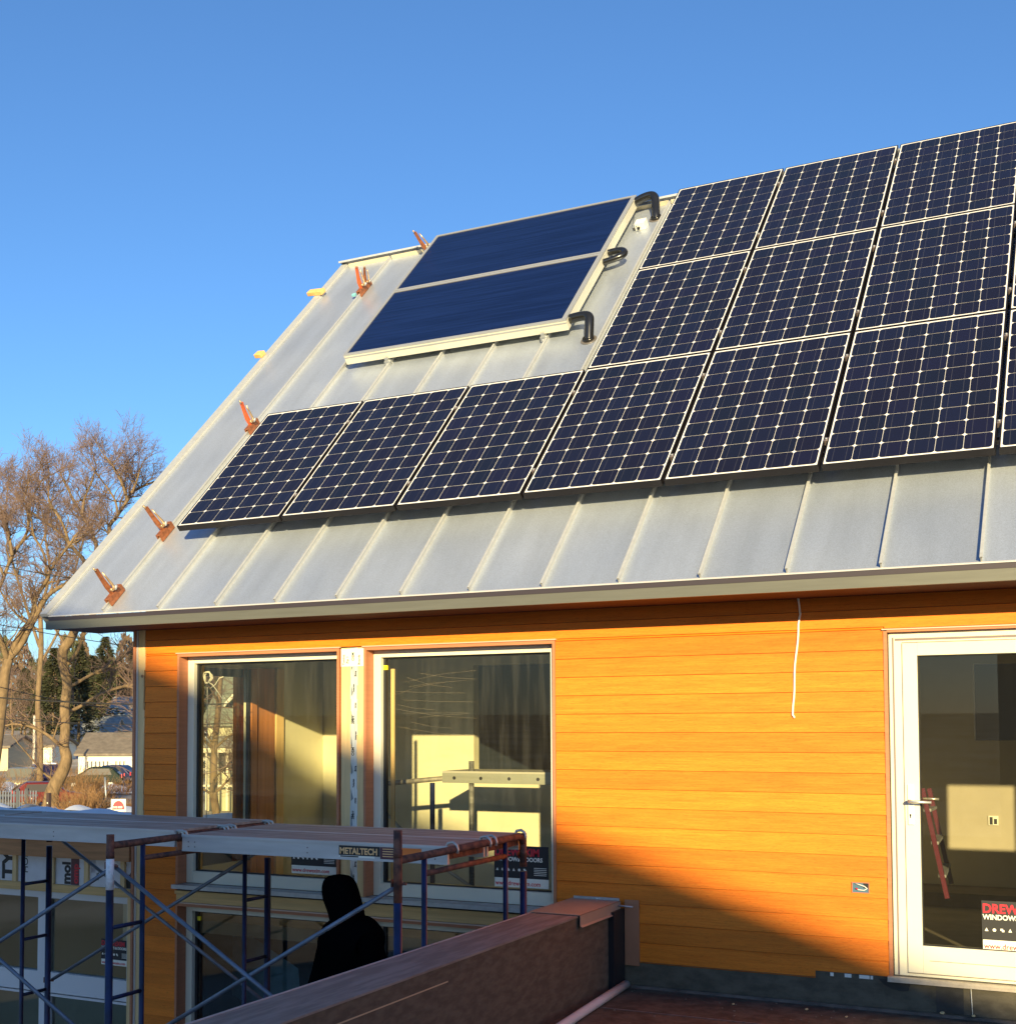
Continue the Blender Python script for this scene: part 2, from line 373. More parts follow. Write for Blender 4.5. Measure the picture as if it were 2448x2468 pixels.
# gable end wall (exterior left) and back
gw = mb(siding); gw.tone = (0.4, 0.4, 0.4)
gw.box(-4.32, -4.28, 0.17, 0.60, -5, 0.72).box(-4.32, -4.28, 1.22, 7.0, -5, 0.72).box(-4.32, -4.28, 0.60, 1.22, 0.45, 0.72).box(-4.32, -4.28, 0.60, 1.22, -5, -1.30)
gw.prism([(-4.30, -0.05, 0.70), (-4.30, 7.0, 0.70), (-4.30, 3.60, 4.55)], (-0.02, 0, 0), (0.02, 0, 0))
H(gw, 'gable_wall')
gt = mb(M('white_sheathing_tape', (0.6, 0.6, 0.6), 0.7)); gt.box(-4.20, 6.5, 6.96, 7.0, -5, 0.72); H(gt, 'back_wall')
cb = mb(browntrim).box(-4.325, -4.303, -0.028, 0.16, -5, 0.70); H(cb, 'corner_trim')
cb = mb(greyedge).box(-4.302, -4.283, -0.016, 0.01, -5, 0.70); H(cb, 'corner_flashing')
cb = mb(yelwood)
pts = []
zz = 0.70; r_ = random.Random(3)
while zz > -5:
    z2 = zz - 0.16; wv = -4.219 + 0.006 * math.sin(zz * 4) + (-0.014 if -0.02 < zz - 0.1 < 0.28 else 0)
    cb.box(-4.2825, wv, -0.010, 0.008, z2, zz); zz = z2
H(cb, 'corner_stud')
kn = mb(M('knot', (0.25, 0.11, 0.04), 0.7)); kn.tube([(-4.243, -0.0125, 0.33), (-4.243, -0.009, 0.33)], 0.012, 10); H(kn, 'wood_knot')

# ---- windows
def frame_rect(b, x0, x1, z0, z1, wl, wr, wb, wt, y0, y1):
    b.box(x0, x0 + wl, y0, y1, z0, z1).box(x1 - wr, x1, y0, y1, z0, z1)
    b.box(x0 + wl, x1 - wr, y0, y1, z1 - wt, z1).box(x0 + wl, x1 - wr, y0, y1, z0, z0 + wb)
def window(x0, x1, ztop, zfb, glassm, name='window', label=None, top_trim=True, wl=0.062, wb=0.09):
    """opening between x0..x1; frame sits 9 cm back"""
    f = mb(whitef); frame_rect(f, x0, x1, zfb, ztop - 0.022, wl, 0.060, wb, 0.050, 0.090, 0.165)
    root = H(f, name, label, bevel=0.003)
    k = mb(blackg); frame_rect(k, x0 + wl, x1 - 0.060, zfb + wb, ztop - 0.072, 0.022, 0.012, 0.010, 0.012, 0.128, 0.160); k.build('gasket', root)
    gx = mb(glassm); gx.face([(x0 + wl, 0.140, zfb + wb), (x1 - 0.06, 0.140, zfb + wb), (x1 - 0.06, 0.140, ztop - 0.072), (x0 + wl, 0.140, ztop - 0.072)]); gx.build('glass', root)
    t = mb(browntrim)
    t.box(x0 - 0.020, x0, -0.012, 0.16, zfb, ztop).box(x1, x1 + 0.020, -0.012, 0.16, zfb, ztop)
    if top_trim: t.box(x0 - 0.020, x1 + 0.020, -0.012, 0.16, ztop - 0.020, ztop + 0.004) if False else t.box(x0, x1, -0.012, 0.16, ztop - 0.022, ztop)
    t.build('reveal_trim', root)
    lp = mb(creamlip).box(x0 - 0.030, x1 + 0.030, -0.022, 0.0, ztop + 0.001, ztop + 0.009); lp.build('head_flashing', root)
    return root
W1 = window(-3.864, -2.383 - 0.0, 0.497, -1.300, gl_win, label='left upper window with the view through the corner room')
W2 = window(-2.130, -0.653, 0.497, -1.300, gl_win, label='right upper window with an interior scaffold behind it')
for (x0, x1, rt) in ((-3.900, -2.36, W1), (-2.150, -0.620, W2)):
    s_ = mb(galv).box(x0, x1, -0.040, 0.088, -1.318, -1.303).box(x0, x1, -0.043, -0.038, -1.334, -1.303); s_.build('sill', rt)
st = mb(yelwoodh).box(-3.90, -2.36, -0.002, 0.02, -1.437, -1.352).box(-2.150, -0.620, -0.002, 0.02, -1.437, -1.352); H(st, 'wood_strip')
W3 = window(-3.864, -2.383, -1.448, -3.60, gl_dark, label='left lower window with blue sheets inside')
W4 = window(-2.130, -0.653, -1.448, -3.60, gl_dark, label='dark right lower window beside the parapet')
# mullion post between the windows with peeling tape
mu = mb(yelwood)
mu.box(-2.3510, -2.262, 0.000, 0.02, -5, 0.497).box(-2.215, -2.153, 0.000, 0.02, -5, 0.497)
H(mu, 'mullion_stud')
ta = mb(tapem)
rr = random.Random(5); z = 0.497
while z > -1.45:
    h = 0.06 + rr.random() * 0.06; ta.box(-2.262 - rr.random() * 0.008, -2.215 + rr.random() * 0.010, -0.004, 0.0, z - h, z); z -= h
tpo = H(ta, 'seam_tape')
for k in range(15):
    tx = MB(); text(('OSM', '3rra', 'Tuning tape', 'rrm', '3Mrr', 'Casing tape')[k % 6], (0.030, 0.024, 0.013, 0.026, 0.030, 0.013)[k % 6], wallX((-2.236, -2.216)[k % 2], -0.0058, 0.40 - 0.115 * k, 90), inkb, tx, 0.0009); tx.build('tape_print', tpo)
for k in range(9):
    tx = mb(M('tape_smudge', (0.20, 0.22, 0.22), 0.5)); zz = 0.33 - 0.19 * k; tx.prism([(-2.262, -0.0045, zz), (-2.250 + 0.004 * (k % 3), -0.0045, zz + 0.02), (-2.254, -0.0045, zz + 0.06), (-2.262, -0.0045, zz + 0.09)], (0, -0.001, 0), (0, 0, 0)); tx.build('smudge', tpo)
tx = MB(); tx.mat(inkw).box(-2.349, -2.155, -0.006, -0.0045, 0.36, 0.49)
text('Tuning', 0.028, wallX(-2.318, -0.0065, 0.37, 90), inkb, tx, 0.0005); text('Zip 1', 0.026, wallX(-2.285, -0.0065, 0.38, 90), inkb, tx, 0.0005)
text('Boards', 0.026, wallX(-2.185, -0.0065, 0.37, 90), inkb, tx, 0.0005)
H(tx, 'printed_wrap')
yc = mb(M('yellow_clip', (0.85, 0.70, 0.02), 0.5)).box(-2.064, -2.035, 0.122, 0.138, 0.335, 0.368); yc.build('corner_clip', W2)
yc = mb(MATS['yellow_clip']).box(-3.775, -3.750, 0.122, 0.138, -1.595, -1.565); yc.build('corner_clip', W3)

f = mb(whitef); frame_rect(f, 3.24, 3.92, -0.25, 0.42, 0.05, 0.05, 0.05, 0.05, 0.02, 0.10); W5 = H(f, 'window', 'small window right of the terrace door')
gx = mb(gl_win); gx.face([(3.29, 0.06, -0.20), (3.87, 0.06, -0.20), (3.87, 0.06, 0.37), (3.29, 0.06, 0.37)]); gx.build('glass', W5)
b = mb(yelwood).box(-2.050, -2.022, 0.20, 0.215, -1.25, 0.345); b.build('inner_strip', W2)
rs_ = random.Random(8)
for k in range(13):
    x0_ = -2.02 + rs_.random() * 0.25; z0_ = -0.08 + 0.42 * k / 13; x1_ = x0_ + 0.30 + rs_.random() * 0.5; x1_ = min(x1_, -1.30); dz_ = rs_.uniform(-0.09, 0.09)
    b = mb(M('scratch', (0.55, 0.45, 0.30), 0.6)); b.tube([(x0_, 0.137, z0_), ((x0_ + x1_) / 2, 0.137, z0_ + dz_ * 0.7), (x1_, 0.137, z0_ + dz_)], 0.0004, 3, cap=False); b.build('scratch', W2)
# stickers on glass: company sheets
def sheet(parent, x0, z1, wd, y, hd=1.0, red='DREWEXIM', name='sticker'):
    sc = wd / 0.415; b = MB(); H_ = 0.285 * sc
    b.mat(inkb).box(x0, x0 + wd, y - 0.002, y, z1 - H_ * 0.78, z1)
    b.mat(inkw).box(x0 + 0.004 * sc, x0 + wd, y - 0.002, y, z1 - H_, z1 - H_ * 0.78 - 0.0002)
    text(red, 0.072 * sc, wallX(x0 + 0.004, y - 0.003, z1 - 0.068 * sc, 0, 0.93), inkr, b, 0.0022 * sc)
    text('WINDOWS & DOORS', 0.040 * sc, wallX(x0 + 0.006, y - 0.003, z1 - 0.106 * sc, 0, 0.93), inkw, b, 0.0012 * sc)
    for k in range(6):
        cx = x0 + (0.025 + 0.042 * k) * sc; cz = z1 - 0.165 * sc
        b.mat(inkw)
        if k % 3 == 0: b.face([(cx - 0.010, y - 0.003, cz - 0.008), (cx + 0.010, y - 0.003, cz - 0.008), (cx, y - 0.003, cz + 0.012)])
        elif k % 3 == 1: b.face([(cx + 0.010 * math.cos(t * 0.7854), y - 0.003, cz + 0.010 * math.sin(t * 0.7854)) for t in range(8)])
        else: b.box(cx - 0.010, cx + 0.004, y - 0.003, y - 0.0025, cz - 0.002, cz + 0.010); b.box(cx - 0.002, cx + 0.011, y - 0.0036, y - 0.0031, cz - 0.009, cz + 0.003)
    for k in range(5): b.mat(inkw).box(x0 + 0.305 * sc, x0 + 0.40 * sc, y - 0.003, y - 0.0025, z1 - (0.15 + 0.012 * k) * sc, z1 - (0.146 + 0.012 * k) * sc)
    text('www.drewexim.com', 0.044 * sc, wallX(x0 + 0.010, y - 0.003, z1 - 0.272 * sc, 0, 0.93), inkdr if parent is None else inkr, b, 0.0004)
    return b.build(name, parent)
sheet(W2, -1.170, -0.905, 0.415, 0.1385)
sheet(W1, -2.890, -0.905, 0.405, 0.1385)
# ---- door
dr = mb(whitef)
frame_rect(dr, 1.527, 2.664, -1.552, 0.470, 0.080, 0.080, 0.020, 0.060, 0.030, 0.100)
door = H(dr, 'terrace_door', 'white framed glass terrace door', bevel=0.002)
b = mb(browntrim).box(1.506, 1.526, -0.012, 0.10, -1.575, 0.478).box(2.665, 2.69, -0.012, 0.10, -1.575, 0.478).box(1.526, 2.665, -0.012, 0.10, 0.4705, 0.483); b.build('reveal_trim', door)
b = mb(creamlip).box(1.498, 2.70, -0.020, 0.0, 0.484, 0.4915); b.build('head_flashing', door)
b = mb(greyf).box(1.549, 1.559, 0.0285, 0.0295, -1.55, 0.440).box(1.565, 2.63, 0.0285, 0.0295, 0.420, 0.434).box(2.632, 2.642, 0.0285, 0.0295, -1.55, 0.440); b.build('groove', door)
sa = mb(whitef); frame_rect(sa, 1.608, 2.583, -1.530, 0.405, 0.084, 0.09, 0.160, 0.076, 0.016, 0.095); sash = sa.build('sash', door, bevel=0.003)
b = mb(greyf).box(1.607, 2.584, 0.0225, 0.0292, 0.4055, 0.4095).box(1.73, 2.583, 0.0145, 0.0155, -1.456, -1.4525).box(1.607, 2.583, 0.0205, 0.0292, -1.5345, -1.5305); b.build('shadow_gap', door)
gx = mb(gl_door); gx.face([(1.692, 0.05, -1.37), (2.493, 0.05, -1.37), (2.493, 0.05, 0.329), (1.692, 0.05, 0.329)]); gx.build('glass', sash)
b = mb(blackg); frame_rect(b, 1.692, 2.493, -1.37, 0.329, 0.006, 0.006, 0.004, 0.005, 0.03, 0.06); b.build('gasket', sash)
th = mb(M('threshold_metal', (0.60, 0.52, 0.42), 0.45, 0.4, (20, 20, 20), 0.15)).box(1.50, 2.70, -0.045, 0.03, -1.568, -1.553).box(1.50, 2.70, -0.048, -0.030, -1.583, -1.5685); th.build('threshold', door)
hp = mb(whitepl).box(1.625, 1.662, 0.006, 0.016, -0.668, -0.430); hh = hp.build('handle_plate', door, bevel=0.005)
lv = mb(M('lever_metal', (0.70, 0.68, 0.62), 0.3, 0.7)).tube([(1.640, 0.01, -0.528), (1.640, -0.040, -0.528)], 0.011, 12).tube([(1.636, -0.040, -0.527), (1.67, -0.046, -0.530), (1.765, -0.044, -0.531)], [0.010, 0.010, 0.008], 12)
lv.tube([(1.70, 0.10, -0.517), (1.79, 0.10, -0.519)], 0.008, 10)
lv.build('handle', hh)
kh = mb(blackg).tube([(1.640, 0.0065, -0.610), (1.640, 0.005, -0.610)], 0.006, 10).box(1.637, 1.643, 0.005, 0.0062, -0.628, -0.610); kh.build('keyhole', hh)
sheet(door, 2.017, -1.091, 0.415, 0.046)
# patch board, outlet box, cable
b = mb(M('patch_board', (0.36, 0.155, 0.080), 0.6, 0, (4, 4, 4), 0.12)).box(-0.146, -0.049, -0.022, -0.0095, -1.622, -1.205); H(b, 'patch_board')
ob = mb(M('outlet_blue', (0.06, 0.13, 0.20), 0.5)).box(1.301, 1.397, -0.0105, -0.0092, -1.077, -1.019)
ob.mat(M('outlet_rim', (0.45, 0.16, 0.10), 0.6))
frame_rect(ob, 1.298, 1.400, -1.080, -1.016, 0.004, 0.004, 0.004, 0.004, -0.016, -0.009)
ob.mat(blackg).box(1.365, 1.396, -0.0118, -0.0106, -1.050, -1.02)
ob.mat(pvc).tube([(1.318, -0.015, -1.024), (1.345, -0.022, -1.030), (1.372, -0.020, -1.038), (1.388, -0.018, -1.050), (1.37, -0.020, -1.062), (1.335, -0.018, -1.060), (1.318, -0.015, -1.052)], 0.0035, 6)
ob.mat(inkr).tube([(1.322, -0.022, -1.052), (1.334, -0.024, -1.055)], 0.004, 6)
tag(ob.build('outlet_box'), 'open blue electrical box with loose wires set in the orange siding', 'electrical box')
cbl = mb(whitepl).tube([(1.008, -0.03, 0.70), (1.010, -0.012, 0.66), (1.015, -0.010, 0.60), (1.004, -0.016, 0.54)] + [(1.004 + 0.004 * math.sin(k * 0.9) - 0.050 * (k / 12.0), -0.017, 0.54 - 0.050 * k) for k in range(1, 11)] + [(0.960, -0.015, -0.015), (0.972, -0.015, -0.035)], 0.0065, 8)
tag(cbl.build('hanging_cable'), 'white cable hanging from the eave down the orange siding', 'cable')

# black membrane curb under the siding
b = mb(membr)
b.box(-0.188, 6.5, -0.004, 0.02, -1.775, -1.55)
b.box(-0.10, 6.5, -0.020, -0.0042, -1.775, -1.745)
H(b, 'membrane_upstand')
b = mb(M('membrane_patch', (0.035, 0.033, 0.030), 0.5, 0, (5, 5, 9), 0.5, 0.3)).box(1.765, 1.915, -0.0075, -0.0045, -1.742, -1.590)
H(b, 'membrane_patch'); b = mb(MATS['membrane_patch'])
b.prism([(1.44, -0.0045, -1.575), (1.475, -0.0045, -1.610), (1.52, -0.0045, -1.632), (1.58, -0.0045, -1.640), (1.612, -0.0045, -1.632), (1.622, -0.0045, -1.60), (1.62, -0.0045, -1.5755)], (0, -0.003, 0), (0, 0, 0))
H(b, 'membrane_patch')
b = mb(whitepl)
for x0, x1 in ((1.16, 1.18), (1.245, 1.285), (1.33, 1.39), (1.395, 1.41)): b.box(x0, x1, -0.007, -0.0042, -1.585, -1.564)
H(b, 'foam_tabs')
b = mb(whitepl).tube([(1.956, -0.012, -1.588), (1.962, -0.013, -1.742)], 0.0028, 6); tag(b.build('white_rod'), 'thin white rod upright against the black membrane below the door', 'rod')
for k, (x, y, s_) in enumerate(((1.80, -0.035, 0.010), (1.968, -0.030, 0.008), (1.30, -0.25, 0.006), (1.05, -0.16, 0.007), (0.62, -0.21, 0.006))):
    b = mb(yelwood); c0 = Vector((x, y, -1.745 + s_)) if y > -0.05 else Vector((x, y, -1.765 + s_ * 0.6))
    b.prism([c0 + Vector((s_ * 1.3 * math.cos(t * 1.05), 0, s_ * 0.8 * math.sin(t * 1.05) * (0.7 + 0.3 * (t % 2)))) for t in range(6)], (0, -s_, 0), (0, s_, 0))
    tag(b.build('wood_chip'), ['pale wood chip at the foot of the dark membrane patch', 'pale wood chip at the foot of the white rod', 'tiny pale chip on the flat roof left of the door', 'tiny chip on the flat roof below the siding notch', 'tiny chip on the flat roof nearest the white pipe end'][k], 'debris', 'pale wood chips by the wall')

# flat roof terrace
b = mb(roofflat).box(-0.19, 7.5, -12, -0.004, -1.98, -1.765); H(b, 'flat_roof')
b = mb(M('membrane_seam', (0.11, 0.09, 0.08), 0.6, 0, (9, 9, 9), 0.5)).box(-0.185, 6.5, -0.030, -0.0205, -1.7645, -1.748)
H(b, 'roof_seam')
b = mb(siding).box(-0.50, 7.5, -12, -0.02, -5, -1.985); b.tone = (0.5, 0.5, 0.5); H(b, 'lower_storey')
for k, yl in enumerate((-0.62, -1.58, -2.55)):
    b = mb(M('lap_edge', (0.13, 0.115, 0.10), 0.7, 0, (20, 20, 20), 0.3)); b.box(-0.18, 6.5, yl - 0.012, yl, -1.7648, -1.7615); H(b, 'membrane_lap')
rq = random.Random(12)
for k in range(60):
    b = mb(M('grit', (0.22, 0.19, 0.14), 0.9)); x = rq.uniform(-0.1, 3.0); y = -rq.random() ** 2 * 1.6 - 0.04; r0 = rq.uniform(0.002, 0.006)
    b.prism([(x + r0 * math.cos(t * 1.26) * rq.uniform(0.7, 1.5), y + r0 * math.sin(t * 1.26), -1.7649) for t in range(5)], (0, 0, 0), (0, 0, 0.003))
    if k == 0: gr_ = b
    else:
        o_ = len(gr_.v); gr_.v += b.v; gr_.f += [tuple(q + o_ for q in f) for f in b.f]; gr_.m += b.m; gr_.t += b.t; gr_.sm += b.sm
gr_.build('grit', kind='stuff')
# parapet
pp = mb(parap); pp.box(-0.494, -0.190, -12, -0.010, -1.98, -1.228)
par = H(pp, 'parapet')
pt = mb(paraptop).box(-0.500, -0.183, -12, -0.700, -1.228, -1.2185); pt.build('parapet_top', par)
pt = mb(M('parapet_edge', (0.42, 0.36, 0.34), 0.55, 0, (3, 9, 3), 0.15)).box(-0.507, -0.494, -12, -0.30, -1.245, -1.2155); pt.build('edge_strip', par)
ob_ = mb(M('seam_line', (0.45, 0.33, 0.20), 0.6)).box(-0.1895, -0.1885, -3.6, -2.30, -1.312, -1.306); ob_.build('seam_line', par)
b = mb(blackg).box(-0.1895, -0.150, -0.20, -0.012, -1.765, -1.262); H(b, 'corner_membrane')
cp = mb(capm)
cp.box(-0.512, -0.170, -0.700, -0.030, -1.2150, -1.2120)
cp.box(-0.173, -0.170, -0.700, -0.030, -1.276, -1.2121); cp.box(-0.5145, -0.5122, -0.700, -0.030, -1.27, -1.2121)
cp.prism([(-0.170, 0, -1.276), (-0.156, 0, -1.284), (-0.158, 0, -1.287), (-0.172, 0, -1.279)], (0, -0.700, 0), (0, -0.030, 0))
cpo = tag(cp.build('coping_cap', None), 'tan metal coping cap on the end of the parapet against the wall', 'coping')
b = mb(galv).box(-0.500, -0.178, -0.034, -0.0295, -1.2118, -1.196); b.build('end_dam', cpo)
b = mb(M('bright_screw', (0.9, 0.88, 0.8), 0.15, 0.8)).tube([(-0.33, -0.040, -1.2118), (-0.33, -0.040, -1.203)], 0.008, 10); b.build('screw', cpo)
b = mb(galv).tube([(-0.168, -0.08, -1.236), (-0.07, -0.075, -1.240)], 0.006, 8); b.build('pin', cpo)
pip = [atX(1385, 0, 0) for _ in ()]
b = mb(pvc).tube([(-0.128, -0.055, -1.738), (-0.095, -0.62, -1.738), (-0.045, -1.42, -1.738), (0.03, -2.6, -1.738)], 0.027, 20)
pipeo = tag(b.build('pipe'), 'white plastic pipe lying on the flat roof along the parapet', 'pipe')
b = mb(M('pipe_bore', (0.30, 0.29, 0.28), 0.6)).tube([(-0.1283, -0.0545, -1.738), (-0.1275, -0.0555, -1.738)], 0.021, 16)
b.build('pipe_mouth', pipeo)

# ---- interior
inn = mb(wallin)
inn.box(-4.20, -4.17, 0.17, 0.61, -1.60, 0.60).box(-4.20, -4.17, 1.22, 2.40, -1.60, 0.60).box(-4.20, -4.17, 0.61, 1.22, 0.43, 0.60).box(-4.20, -4.17, 0.61, 1.22, -1.60, -1.25)
inn.box(-4.17, -2.52, 2.40, 2.50, -1.60, 0.60).box(-2.52, 0.55, 2.40, 2.50, -1.60, -0.487).box(-2.52, 0.55, 2.40, 2.50, 0.475, 0.60)
inn.box(-1.10, 0.55, 2.40, 2.50, -0.487, 0.475)
inn.box(0.55, 0.67, 0.17, 3.90, -1.60, 0.60)
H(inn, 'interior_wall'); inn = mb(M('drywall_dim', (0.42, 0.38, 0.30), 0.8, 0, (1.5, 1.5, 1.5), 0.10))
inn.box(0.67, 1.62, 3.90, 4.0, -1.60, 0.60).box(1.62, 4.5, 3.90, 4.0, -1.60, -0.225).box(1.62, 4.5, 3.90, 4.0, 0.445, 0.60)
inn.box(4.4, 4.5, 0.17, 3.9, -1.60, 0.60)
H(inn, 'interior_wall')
b = mb(M('ceiling_board', (0.30, 0.28, 0.20), 0.8)).box(-4.20, 4.5, 0.17, 6.9, 0.601, 0.66); H(b, 'ceiling')
b = mb(floorin).box(-4.20, 4.5, 0.17, 6.9, -1.70, -1.601); H(b, 'floor')
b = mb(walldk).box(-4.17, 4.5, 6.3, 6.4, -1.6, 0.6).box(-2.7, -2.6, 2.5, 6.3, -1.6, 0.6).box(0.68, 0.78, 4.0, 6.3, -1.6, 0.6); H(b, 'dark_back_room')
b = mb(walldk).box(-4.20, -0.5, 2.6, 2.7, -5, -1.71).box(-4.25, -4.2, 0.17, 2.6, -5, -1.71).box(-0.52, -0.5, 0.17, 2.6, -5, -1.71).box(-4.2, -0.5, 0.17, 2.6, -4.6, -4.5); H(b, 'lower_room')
# blue sheets seen in the lower left window
bl = mb(M('blue_sheet', (0.10, 0.22, 0.32), 0.6, 0, (3, 3, 3), 0.4)); bl.face([(-4.05, 0.9, -2.35), (-3.25, 0.8, -2.6), (-3.30, 0.8, -2.05), (-4.05, 0.9, -1.75)])
bl.mat(M('blue_foam', (0.06, 0.12, 0.16), 0.6)); bl.face([(-4.15, 0.5, -2.9), (-4.02, 0.5, -2.9), (-4.02, 0.5, -1.7), (-4.15, 0.5, -1.7)])
tag(bl.build('insulation_sheet'), 'blue insulation sheets leaning inside the left lower window', 'insulation sheet')
# wood around the corner window inside W1
cw = mb(orwood).box(-4.168, -4.12, 1.23, 1.31, -1.6, 0.438).box(-4.168, -4.15, 1.36, 1.60, -1.6, 0.445)
H(cw, 'corner_window_post')
cw = mb(yelwood).box(-4.168, -4.14, 1.62, 1.73, -1.6, 0.45).box(-4.168, -4.13, 0.47, 0.60, -1.6, 0.43); H(cw, 'corner_window_stud')
cw = mb(blackg).box(-4.165, -4.13, 1.205, 1.228, -1.25, 0.43).box(-4.24, -4.21, 0.60, 1.22, 0.36, 0.43); H(cw, 'corner_window_frame')
cw = mb(gl_door); cw.face([(-4.225, 0.61, -1.25), (-4.225, 1.22, -1.25), (-4.225, 1.22, 0.43), (-4.225, 0.61, 0.43)]); H(cw, 'corner_window_glass')
# cable coil in W1
cc = mb(whitepl); c0 = atY(498, 1632, 0.19)
p = []
for k in range(40):
    t = k * 0.55; r = 0.036 + 0.006 * math.sin(k * 1.7); p.append(c0 + Vector((r * math.cos(t), 0.004 * k * 0.2, r * 1.25 * math.sin(t))))
cc.tube(p, 0.0035, 6)
cc.tube([c0 + Vector((0.02, 0, -0.04)), c0 + Vector((0.06, 0, -0.06)), c0 + Vector((0.10, 0.02, -0.12)), c0 + Vector((0.14, 0.02, -0.17)), c0 + Vector((0.18, 0.02, -0.17))], 0.0035, 6)
cc.tube([c0 + Vector((0.04, 0, -0.09)), c0 + Vector((0.09, 0, -0.06)), c0 + Vector((0.13, 0.0, -0.01)), c0 + Vector((0.17, 0, 0.0))], 0.0035, 6)
cc.tube([c0 + Vector((0.01, 0, -0.08)), c0 + Vector((0.012, 0, -0.60)), c0 + Vector((0.010, 0, -1.25))], 0.003, 6)
tag(cc.build('coiled_cable'), 'white coiled cable hanging inside the left upper window', 'cable')

# interior scaffold behind W2
isf = empty('interior_scaffold', (-2.2, 1.2, -1.6), 'grey and blue scaffold standing inside behind the right upper window', 'scaffold')
def I(b, name):
    o = b.build(name, isf); o.matrix_parent_inverse = Matrix.Translation((2.2, -1.2, 1.6)); return o
I(mb(bluep).tube([(-2.27, 1.2, -1.6), (-2.27, 1.2, -0.54)], 0.021, 10), 'post')
b = mb(M('worn_blue_tube', (0.20, 0.20, 0.20), 0.6, 0.3, (9, 9, 25), 0.6)).tube([(-1.91, 1.2, -1.6), (-1.91, 1.2, -0.36)], 0.022, 10); I(b, 'post')
b = mb(M('worn_grey_tube', (0.25, 0.23, 0.20), 0.6, 0.3, (20, 20, 20), 0.4)).tube([(-2.78, 1.2, -0.56), (-2.14, 1.2, -0.50)], 0.021, 10); I(b, 'ledger')
I(mb(galv).tube([(-2.75, 1.1, -0.70), (-2.27, 1.1, -1.12), (-1.5, 1.1, -1.55)], 0.014, 8), 'brace_bar')
b = mb(M('plank_grey', (0.33, 0.34, 0.30), 0.6, 0.3, (2, 2, 18), 0.12)).box(-2.15, -0.55, 1.15, 1.65, -0.535, -0.455); b.mat(M('plank_top', (0.45, 0.44, 0.40), 0.6)).box(-2.15, -0.55, 1.152, 1.648, -0.4548, -0.44)
b.mat(blackg)
for x in (-2.04, -1.80, -1.55, -1.30): b.tube([(x, 1.1485, -0.495), (x, 1.152, -0.495)], 0.014, 12)
I(b, 'plank')
# red step ladder inside the door
ld = empty('step_ladder', (1.62, 2.0, -1.6), 'red and purple step ladder leaning inside the glass door', 'ladder')
def Lp(b, name):
    o = b.build(name, ld); o.matrix_parent_inverse = Matrix.Translation((-1.62, -2.0, 1.6)); return o
lm = M('ladder_red', (0.11, 0.006, 0.025), 0.5)
def bar(b, p, q, wd=0.03, th_=0.02):
    p = Vector(p); q = Vector(q); d = (q - p); L = d.length; d.normalize(); a = Vector((1, 0, 0)) if abs(d.x) < 0.8 else Vector((0, 1, 0))
    y = d.cross(a).normalized(); x = y.cross(d)
    X = Matrix(((x.x, y.x, d.x, p.x), (x.y, y.y, d.y, p.y), (x.z, y.z, d.z, p.z), (0, 0, 0, 1)))
    b.box(-wd / 2, wd / 2, -th_ / 2, th_ / 2, 0, L, X); return b
pa, pb = atY(2222, 1900, 1.5), atY(2282, 2165, 1.5)
Lp(bar(mb(lm), pa, pb, 0.030, 0.025), 'rail')
pa2, pb2 = atY(2238, 1900, 1.9), atY(2292, 2130, 1.9)
Lp(bar(mb(lm), pa2, pb2, 0.030, 0.025), 'rail')
for k in range(3):
    t = 0.2 + 0.3 * k; p1 = pa + (pb - pa) * t; p2 = pa2 + (pb2 - pa2) * t
    Lp(bar(mb(galv), p1, p2, 0.05, 0.02), 'step')
# cardboard boxes low in the room behind the door
b = mb(M('stained_timber', (0.10, 0.07, 0.04), 0.8, 0, (4, 4, 4), 0.3)).box(1.0, 3.2, 3.3, 3.85, -1.60, -1.48); tag(b.build('timber_stack'), 'low dark timber stack on the floor behind the glass door', 'timber')
b = mb(whitepl).box(1.72, 1.80, 3.886, 3.899, -0.955, -0.875); b.mat(blackg).box(1.73, 1.755, 3.884, 3.8855, -0.95, -0.885).box(1.765, 1.79, 3.884, 3.8855, -0.945, -0.90)
tag(b.build('wall_outlet'), 'small open outlet box on the lit wall behind the glass door', 'electrical box')

# ------------------------------------------------------------------ roof
rf = mb(roofm)
def rquad(b, x0, x1, s0, s1, h): b.face([rp(x0, s0, h), rp(x1, s0, h), rp(x1, s1, h), rp(x0, s1, h)])
SEAMS = [-4.161, -3.621, -3.085, -2.556, -2.037, -1.526, -1.010, -0.491, 0.026, 0.541, 1.059, 1.585, 2.110, 2.63, 3.15, 3.67, 4.19, 4.71, 5.23]
ed = [X_RAKE] + SEAMS + [X_END]
rnd = random.Random(11)
for a, c in zip(ed[:-1], ed[1:]):
    nseg = 12; tn_ = rnd.uniform(0.93, 1.04)
    for k in range(nseg):
        s0 = S_EAVE + (S_RIDGE - S_EAVE) * k / nseg; s1 = S_EAVE + (S_RIDGE - S_EAVE) * (k + 1) / nseg
        rf.tone = tn_; rquad(rf, a, c, s0, s1, HR)
# back slope
bk = S_RIDGE - 0.0
rt_ = rp(0, S_RIDGE)
rf.face([(X_RAKE, rt_.y, rt_.z), (X_END, rt_.y, rt_.z), (X_END, rt_.y + 4.3, rt_.z - 4.3), (X_RAKE, rt_.y + 4.3, rt_.z - 4.3)])
